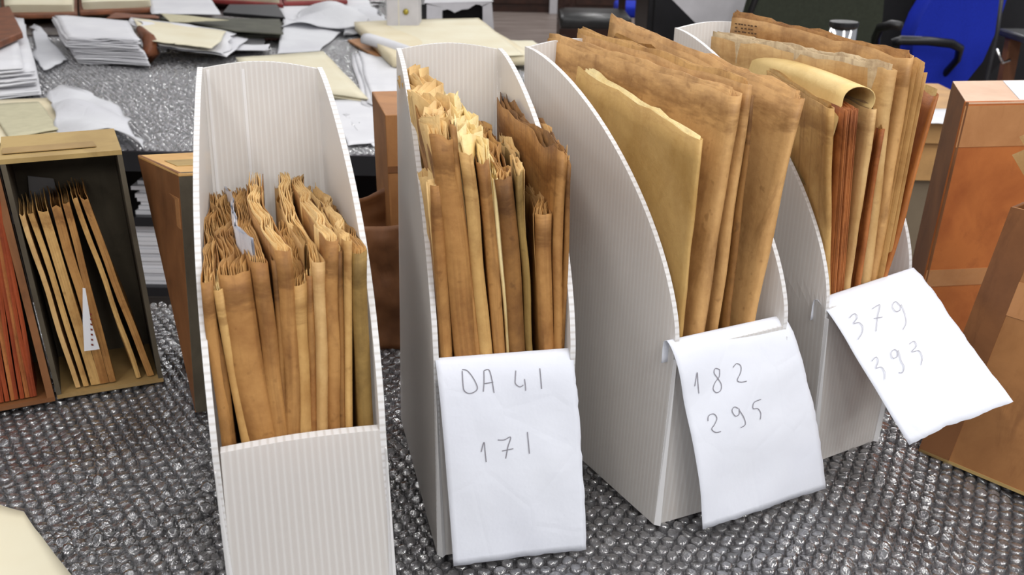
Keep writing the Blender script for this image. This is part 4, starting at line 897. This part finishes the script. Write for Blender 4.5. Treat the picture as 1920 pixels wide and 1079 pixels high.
# white box with gold stud
Bb = at_z(726, 72, 0); Bb2 = at_z(786, 72, 0); Wb = Bb2 - Bb; t = thing('white_box', 'white upright box with a small gold stud, behind the big cream book', 'box', (*((Bb + Bb2) / 2)[:2], 0))
MB().add(*box(Bb[0], Bb2[0], Bb[1], Bb[1] + .1, 0, .2)).build('body', MT['whiteboard'], t, bevel=.002)
g0 = at_y(761, 22, Bb[1] - .001); MB().tube([g0, g0 + np.array([0, -.003, 0])], .0085, 14).build('stud', MT['gold_metal'], t, True)
s0 = at_y(748, 40, Bb[1]); 
MB().add(*box(s0[0] - .001, s0[0] + .001, Bb[1] - .0008, Bb[1], .0, .2)).build('edge_fold', MT['creampage'], t)
# sheets behind the first holder
paper_stack('paper_sheet', 'cream folded sheet with worn brown corner behind the nearest file holder', 'papers', [(470, 150), (692, 186), (606, 96), (442, 108)], .001, .012, 4, MT['creampage'], .003, 51, .001, .0012)
sheet('paper_sheet', 'curled translucent white sheet standing behind the cream folded one', 'papers', [(520, 100), (600, 96), (640, 62), (536, 54)], MT['tissue'], .004, .003, 12, (20, 12), 52, lift=lambda u, v: .03 * (1 - u) * v)
paper_stack('paper_sheet', 'fanned white sheets between the first and second file holders, on the far table', 'papers', [(690, 190), (770, 225), (760, 122), (668, 98)], .004, .010, 3, MT['white'], .006, 54, .0015, .001)
sheet('paper_sheet', 'white sheet hanging over the far table front edge between the first two holders', 'papers', [(655, 272), (770, 260), (760, 180), (600, 188)], MT['white'], .006, .003, 12, (20, 14), 55, lift=lambda u, v: -.004 * (1 - v))
sheet('paper_sheet', 'white sheet corner sticking over the bubble wrap edge, lowest of the sheets between the holders', 'papers', [(700, 276), (722, 262), (700, 220), (640, 215)], MT['white'], .003, .001, 12, (12, 10), 57)
# big cream book behind the second holder
t = thing('open_book', 'large open book with a cream page and brown board edges, behind the second file holder', 'book', at_z(800, 95, 0))
slab(MB(), at_z(652, 78, .004), at_z(735, 128, .004), at_z(960, 118, .004), at_z(880, 50, .004), .005).build('cover_board', MT['box_tan'], t)
sheet('page_block', '', '', [(735, 120), (1000, 114), (895, 42), (664, 50)], MT['cream'], .022, .002, 5, (24, 16), 60, parent=t, lift=lambda u, v: 0, solid=.022, edge=.002)
sheet('top_page', '', '', [(790, 112), (985, 106), (893, 38), (672, 46)], MT['creampage'], .034, .002, 5, (24, 16), 61, parent=t, edge=.002)
V, F, UV = ruled('', '', '', at_z(690, 74, .03), at_z(800, 112, .03), [(.022 * math.cos(a) - .0, .017 * math.sin(a)) for a in np.linspace(-.6, 3.4, 14)], None, seed=6, amp=.001)
mesh('rolled_page', V, F, MT['white'], t, True, UV, solid=.001)
sheet('paper_sheet', 'cream sheet at the right corner of the far table beside the big open book', 'papers', [(925, 112), (1045, 118), (1000, 78), (925, 76)], MT['creampage'], .006, .002, 10, (14, 10), 63, edge=.003)
V = at_z(975, 105, .014); MB().tube([V, V + np.array([0, 0, .002])], .008, 12).build('x', MT['greysteel']); o = bpy.data.objects['x']; o.name = 'hole_disc'; tag(o, 'dark grey disc standing in for a hole in the cream sheet, far table corner', 'disc')  # dark disc put in place of the dark hole in the sheet
# white draped stand with dark cut-out
S0 = at_z(797, 100, -T); yb = 3.55
p = lambda x, y, k=0: at_y(x, y, yb + k)
t = thing('display_stand', 'white paper-covered stand with a dark wavy-topped opening, beyond the far table', 'stand', (p(860, 60)[0], yb, -T))
def prism(mb, pts, th, m=0):
    n = len(pts); V = [np.array(q) for q in pts] + [np.array(q) + np.array([0, th, 0]) for q in pts]
    mb.add(V, [tuple(range(n)), tuple(range(n, 2 * n))[::-1]] + [(i, (i + 1) % n, n + (i + 1) % n, n + i) for i in range(n)], m); return mb
mb = MB()
prism(mb, [p(800, 8), p(800, 130), p(829, 130), p(829, 14)], .02); prism(mb, [p(905, 10), p(905, 130), p(931, 130), p(922, 4)], .02)
prism(mb, [p(829, 14), p(829, 20), p(838, 17), p(846, 20), p(852, 24), p(866, 18), p(878, 17), p(884, 13), p(892, 8), p(900, 9), p(905, 12), p(922, 4), p(800, 6)], .02)
prism(mb, [p(795, 6), p(925, 3), p(905, -20, .3), p(800, -20, .3)], .01)
prism(mb, [p(800, 128), p(931, 128), p(931, 700), p(800, 700)], .02)
mb.build('paper_cover', MT['whiteboard'], t)
prism(MB(), [p(829, 20, .02), p(829, 130, .02), p(905, 130, .02), p(905, 6, .02)], .01).build('dark_opening', MT['blackcloth'], t)
MB().add(*box(p(788, 10)[0] - .04, p(800, 10)[0], yb + .02, yb + .2, -T, p(800, 10)[2])).build('post', MT['black'], t)

# ------------------------------------------------------------------ room beyond: furniture
def furn(name, label, cat, x, y): return thing(name, label, cat, (x, y, -T))
# dark wooden chair with black leather seat
yc = 5.6; c = lambda x, y, k=0: at_y(x, y, yc + k)
sl, sr = c(1050, 30), c(1165, 28)
t = furn('wooden_chair', 'dark wooden chair with a black leather seat on the floor beyond the tables', 'chair', (sl[0] + sr[0]) / 2, yc + .2)
x0, x1 = sl[0], sr[0] + .06; zs = sl[2]
MB().add(*box(x0, x1, yc, yc + .42, zs - .07, zs)).build('seat', MT['blackleather'], t, True, bevel=.02)
MB().add(*box(x0, x1, yc + .01, yc + .41, zs - .13, zs - .065)).build('seat_frame', MT['darkwood'], t, bevel=.004)
for xx in (x0 + .02, x1 - .02):
    for k_, top_ in ((.02, zs - .1), (.40, zs + .45)): MB().add(*box(xx - .02, xx + .02, yc + k_ - .02, yc + k_ + .02, -T, top_)).build('leg', MT['darkwood'], t, bevel=.004)
MB().add(*box(x0, x1, yc + .385, yc + .415, zs + .2, zs + .42)).build('backrest', MT['darkwood'], t, bevel=.004)
MB().add(*box(x0, x1, yc + .0, yc + .03, -.45 + zs * 0, -.42)).build('stretcher', MT['darkwood'], t)
for xx in (x0 + .02, x1 - .02): MB().add(*box(xx - .025, xx + .025, yc + .0, yc + .42, zs + .17, zs + .2)).build('armrest', MT['darkwood'], t, bevel=.006)
# blue seat behind it
b_ = c(1160, 34, .9); b2 = c(1212, 30, .9)
t = furn('upholstered_stool', 'blue upholstered seat half hidden behind the dark wooden chair', 'stool', (b_[0] + b2[0]) / 2, yc + 1.1)
MB().add(*box(b_[0], b2[0] + .12, yc + .9, yc + 1.3, b_[2], b_[2] + .07)).build('seat', MT['blue'], t, True, bevel=.02)
for xx in (b_[0] + .03, b2[0] + .09):
    for yy in (yc + .93, yc + 1.27): MB().add(*box(xx - .015, xx + .015, yy - .015, yy + .015, -T, b_[2])).build('leg', MT['black'], t)
# dark low furniture along the back
a_, b_ = at_z(935, 22, -T), at_z(1300, 22, -T)
t = furn('sideboard', 'dark brown low cabinet along the far end of the room', 'cabinet', (a_[0] + b_[0]) / 2, a_[1] + .2)
MB().add(*box(a_[0] - 1.2, b_[0] + .6, a_[1], a_[1] + .5, -T, .1)).build('body', MT['darkwood'], t)
for i in range(5): MB().add(*box(a_[0] - 1.15 + i * .95, a_[0] - .25 + i * .95, a_[1] - .02, a_[1], -T + .08, .06)).build('door', MT['darkwood'], t, bevel=.004)
w0 = at_z(1030, 26, -T); tag(MB().add(*box(w0[0], w0[0] + .13, w0[1], w0[1] + .1, -T, -T + .2)).build('storage_box', MT['whiteboard'], bevel=.003), 'small white box on the floor left of the dark wooden chair', 'box')
# black cabinet and leaning pale board
a_ = at_y(1212, 60, 3.7); b_ = at_y(1330, 60, 3.7)
t = furn('office_cabinet', 'black cabinet right of the wooden chair, under the leaning pale board', 'cabinet', (a_[0] + b_[0]) / 2, 3.9)
MB().add(*box(a_[0], b_[0] + .05, 3.7, 4.1, -T, .3)).build('body', MT['black'], t, bevel=.004)
MB().add(*box(a_[0] + .02, b_[0] + .03, 3.685, 3.7, -T + .05, .26)).build('door', MT['black'], t, bevel=.003)
y_ = 3.3; q = lambda x, y, k=0: at_y(x, y, y_ + k)
tag(prism(MB(), [q(1255, -6), q(1325, 64), q(1330, 140), q(1420, 140), q(1420, -40), q(1255, -40)], .015).build('leaning_board', MT['whiteboard']), 'pale grey slanted board beyond the fourth file holder, left of the olive chair', 'board')
# wooden side table behind right holders
ZT = 0.0; e0, e1 = at_z(1560, 222, ZT), at_z(1930, 240, ZT)
t = table('side_table', 'pale wood-edged table behind the fourth file holder', [(e0[0] - .1, e0[1]), (e1[0], e0[1] - .02), (e1[0], e0[1] + .42), (e0[0] - .1, e0[1] + .42)], .045, MT['wood'], [(e0[0], e0[1] + .05), (e1[0] - .05, e0[1] + .05), (e1[0] - .05, e0[1] + .38), (e0[0], e0[1] + .38)], z=0)
MB().add(*box(e0[0] - .05, e1[0] - .03, e0[1] + .01, e0[1] + .03, -.13, -.045)).build('apron', MT['wood'], t)
MB().add(*box(e0[0] - .05, e1[0] - .03, e0[1] + .03, e0[1] + .045, -T + .03, -.13)).build('front_board', MT['midboard'], t)
sheet('paper_sheet', 'white sheet lying on the wood-edged table behind the fourth file holder', 'papers', [(1700, 232), (1800, 234), (1790, 205), (1700, 205)], MT['white'], .002, .0005, 10, (8, 6), 70)
# steel flask
g = at_y(1583, 40, 2.25); t = thing('steel_flask', 'chrome flask with a black rim, in front of the olive office chair', 'flask', (g[0], 2.25, 0))
MB().tube([(g[0], 2.25, 0.001), (g[0], 2.25, g[2] - .012)], .029, 24).build('body', MT['chrome'], t, True)
MB().tube([(g[0], 2.25, g[2] - .012), (g[0], 2.25, g[2])], .031, 24).build('lid', MT['black'], t, False, bevel=.002)
# olive office chair back
y_ = 3.0; q = lambda x, y, k=0: at_y(x, y, y_ + k)
cc = q(1520, 60)
t = furn('office_chair', 'office chair with a wide dark olive back, seen over the fourth file holder', 'chair', cc[0], y_)
pts = [q(1398, 64), q(1420, -10), q(1440, -60), q(1640, -60), q(1648, 0), q(1640, 92), q(1600, 150), q(1420, 150)]
prism(MB(), pts, .05).build('backrest', MT['oliveback'], t, bevel=.015)
fr_ = MB(); fr_.tube([q(1392, 90), q(1400, 40), q(1422, -15), q(1436, -60)], .009); fr_.build('frame', MT['black'], t, True)
MB().tube([q(1640, 100, -.05), q(1642, 70, -.12), q(1650, 52, -.2), q(1672, 46, -.26), q(1690, 49, -.28)], .012, 8).build('armrest', MT['black'], t, True)
MB().tube([(cc[0], y_ + .1, -T), (cc[0], y_ + .1, -.33)], .03, 12).build('column', MT['black'], t, True)
MB().add(*box(cc[0] - .24, cc[0] + .24, y_ - .1, y_ + .35, -.34, -.27)).build('seat', MT['oliveback'], t, True, bevel=.02)
# blue office chair, side-on
y_ = 3.3; q = lambda x, y, k=0: at_y(x, y, y_ + k)
cc = q(1800, 150)
t = furn('office_chair', 'office chair with a bright blue upholstered back and black curved armrest, top right', 'chair', cc[0], y_)
pts = [q(1745, 168, -.11), q(1730, 140, -.11), q(1723, 105, -.11), q(1726, 70, -.11), q(1740, 35, -.11), q(1762, 0, -.11), q(1790, -40, -.11), q(1880, -40, -.11), q(1874, 0, -.11), q(1856, 55, -.11), q(1832, 110, -.11), q(1800, 150, -.11), q(1770, 168, -.11)]
prism(MB(), pts, .11).build('backrest', MT['blue'], t, True, bevel=.04)
pts2 = [q(1870, -40, .03), q(1906, -40, .03), q(1890, 30, .03), q(1858, 110, .03), q(1800, 178, .03), q(1785, 170, .03), q(1832, 110, .03), q(1860, 45, .03)]
prism(MB(), pts2[::-1], -.05).build('back_shell', MT['black'], t, bevel=.01)
MB().tube([q(1672, 80, -.2), q(1690, 76, -.2), q(1740, 77, -.2), q(1784, 82, -.2), q(1800, 90, -.18), q(1795, 112, -.15), q(1770, 140, -.1), q(1742, 158, -.05), q(1725, 185, 0)], [.011, .014, .014, .014, .013, .011, .011, .011, .012], 10).build('armrest', MT['black'], t, True)
MB().add(*hexa([(cc[0] - .31, y_ - .2, -.33), (cc[0] + .02, y_ - .2, -.33), (cc[0] + .02, y_ + .25, -.33), (cc[0] - .31, y_ + .25, -.33), (cc[0] - .31, y_ - .2, -.26), (cc[0] + .02, y_ - .2, -.26), (cc[0] + .02, y_ + .25, -.26), (cc[0] - .31, y_ + .25, -.26)])).build('seat', MT['blackcloth'], t, True, bevel=.02)
MB().tube([(cc[0] - .15, y_, -T + .06), (cc[0] - .15, y_, -.33)], .025, 12).build('column', MT['black'], t, True)
for k_ in range(5):
    a = k_ * 1.2566; MB().tube([(cc[0] - .15, y_, -T + .1), (cc[0] - .15 + .19 * math.cos(a), y_ + .19 * math.sin(a), -T + .05)], [.025, .015], 8).build('base_leg', MT['black'], t, True)
# dark cabinets along the right background
def cab(label, px0, px1, y0, dep, top, mat='black', group=None):
    a_, b_ = at_y(px0, 60, y0), at_y(px1, 60, y0); t = furn('office_cabinet', label, 'cabinet', (a_[0] + b_[0]) / 2, y0 + dep / 2)
    MB().add(*box(a_[0], b_[0], y0, y0 + dep, -T, top)).build('body', MT[mat], t, bevel=.004)
    n = 3
    for i in range(n):
        xa = a_[0] + (b_[0] - a_[0]) * i / n + .01; xb = a_[0] + (b_[0] - a_[0]) * (i + 1) / n - .01; d_ = MB().add(*box(xa, xb, y0 - .015, y0, -T + .08, top - .03)).build('door', MT[mat], t, bevel=.003)
        MB().add(*box(xb - .03, xb - .018, y0 - .028, y0 - .015, top - .25, top - .1)).build('handle', MT['greysteel'], d_)
    return t
cab('long black cabinet in the background behind the olive and blue office chairs', 1380, 1960, 4.4, .5, .35)
cab('black cabinet at the right edge behind the tall orange-brown box', 1862, 2100, 3.78, .5, .3)
s_ = thing('metal_stand', 'thin dark metal post leaning beside the blue chair at the right edge', 'stand', (*at_y(1850, 200, 2.9)[:2], -T))
q = lambda x, y, k=0: at_y(x, y, 2.9 + k)
MB().tube([q(1882, -30), q(1870, 60), q(1850, 150), q(1842, 190), np.array([q(1842, 190)[0] - .05, 2.9, -T])], .006, 8).build('post', MT['greysteel'], s_, True)
MB().tube([q(1868, 92), q(1880, 118), q(1894, 112)], .005, 8).build('clip', MT['chrome'], s_, True)
q = lambda x, y, k=0: at_y(x, y, 2.75 + k)
s_ = thing('wooden_stool', 'brown wooden stool leg and rail at the right edge above the orange-brown box', 'stool', (q(1900, 100)[0] + .12, 2.85, -T))
zt = q(1900, 88)[2]
LX = q(1897, 90, .19)[0]; MB().add(*box(LX - .03, LX + .3, 2.72, 2.98, zt, zt + .02)).build('seat', MT['blackleather'], s_, bevel=.005)
for xx in (LX, LX + .27):
    for yy in (2.75, 2.94): MB().add(*box(xx - .017, xx + .017, yy - .017, yy + .017, -T, zt)).build('leg', MT['midwood'], s_, bevel=.002)
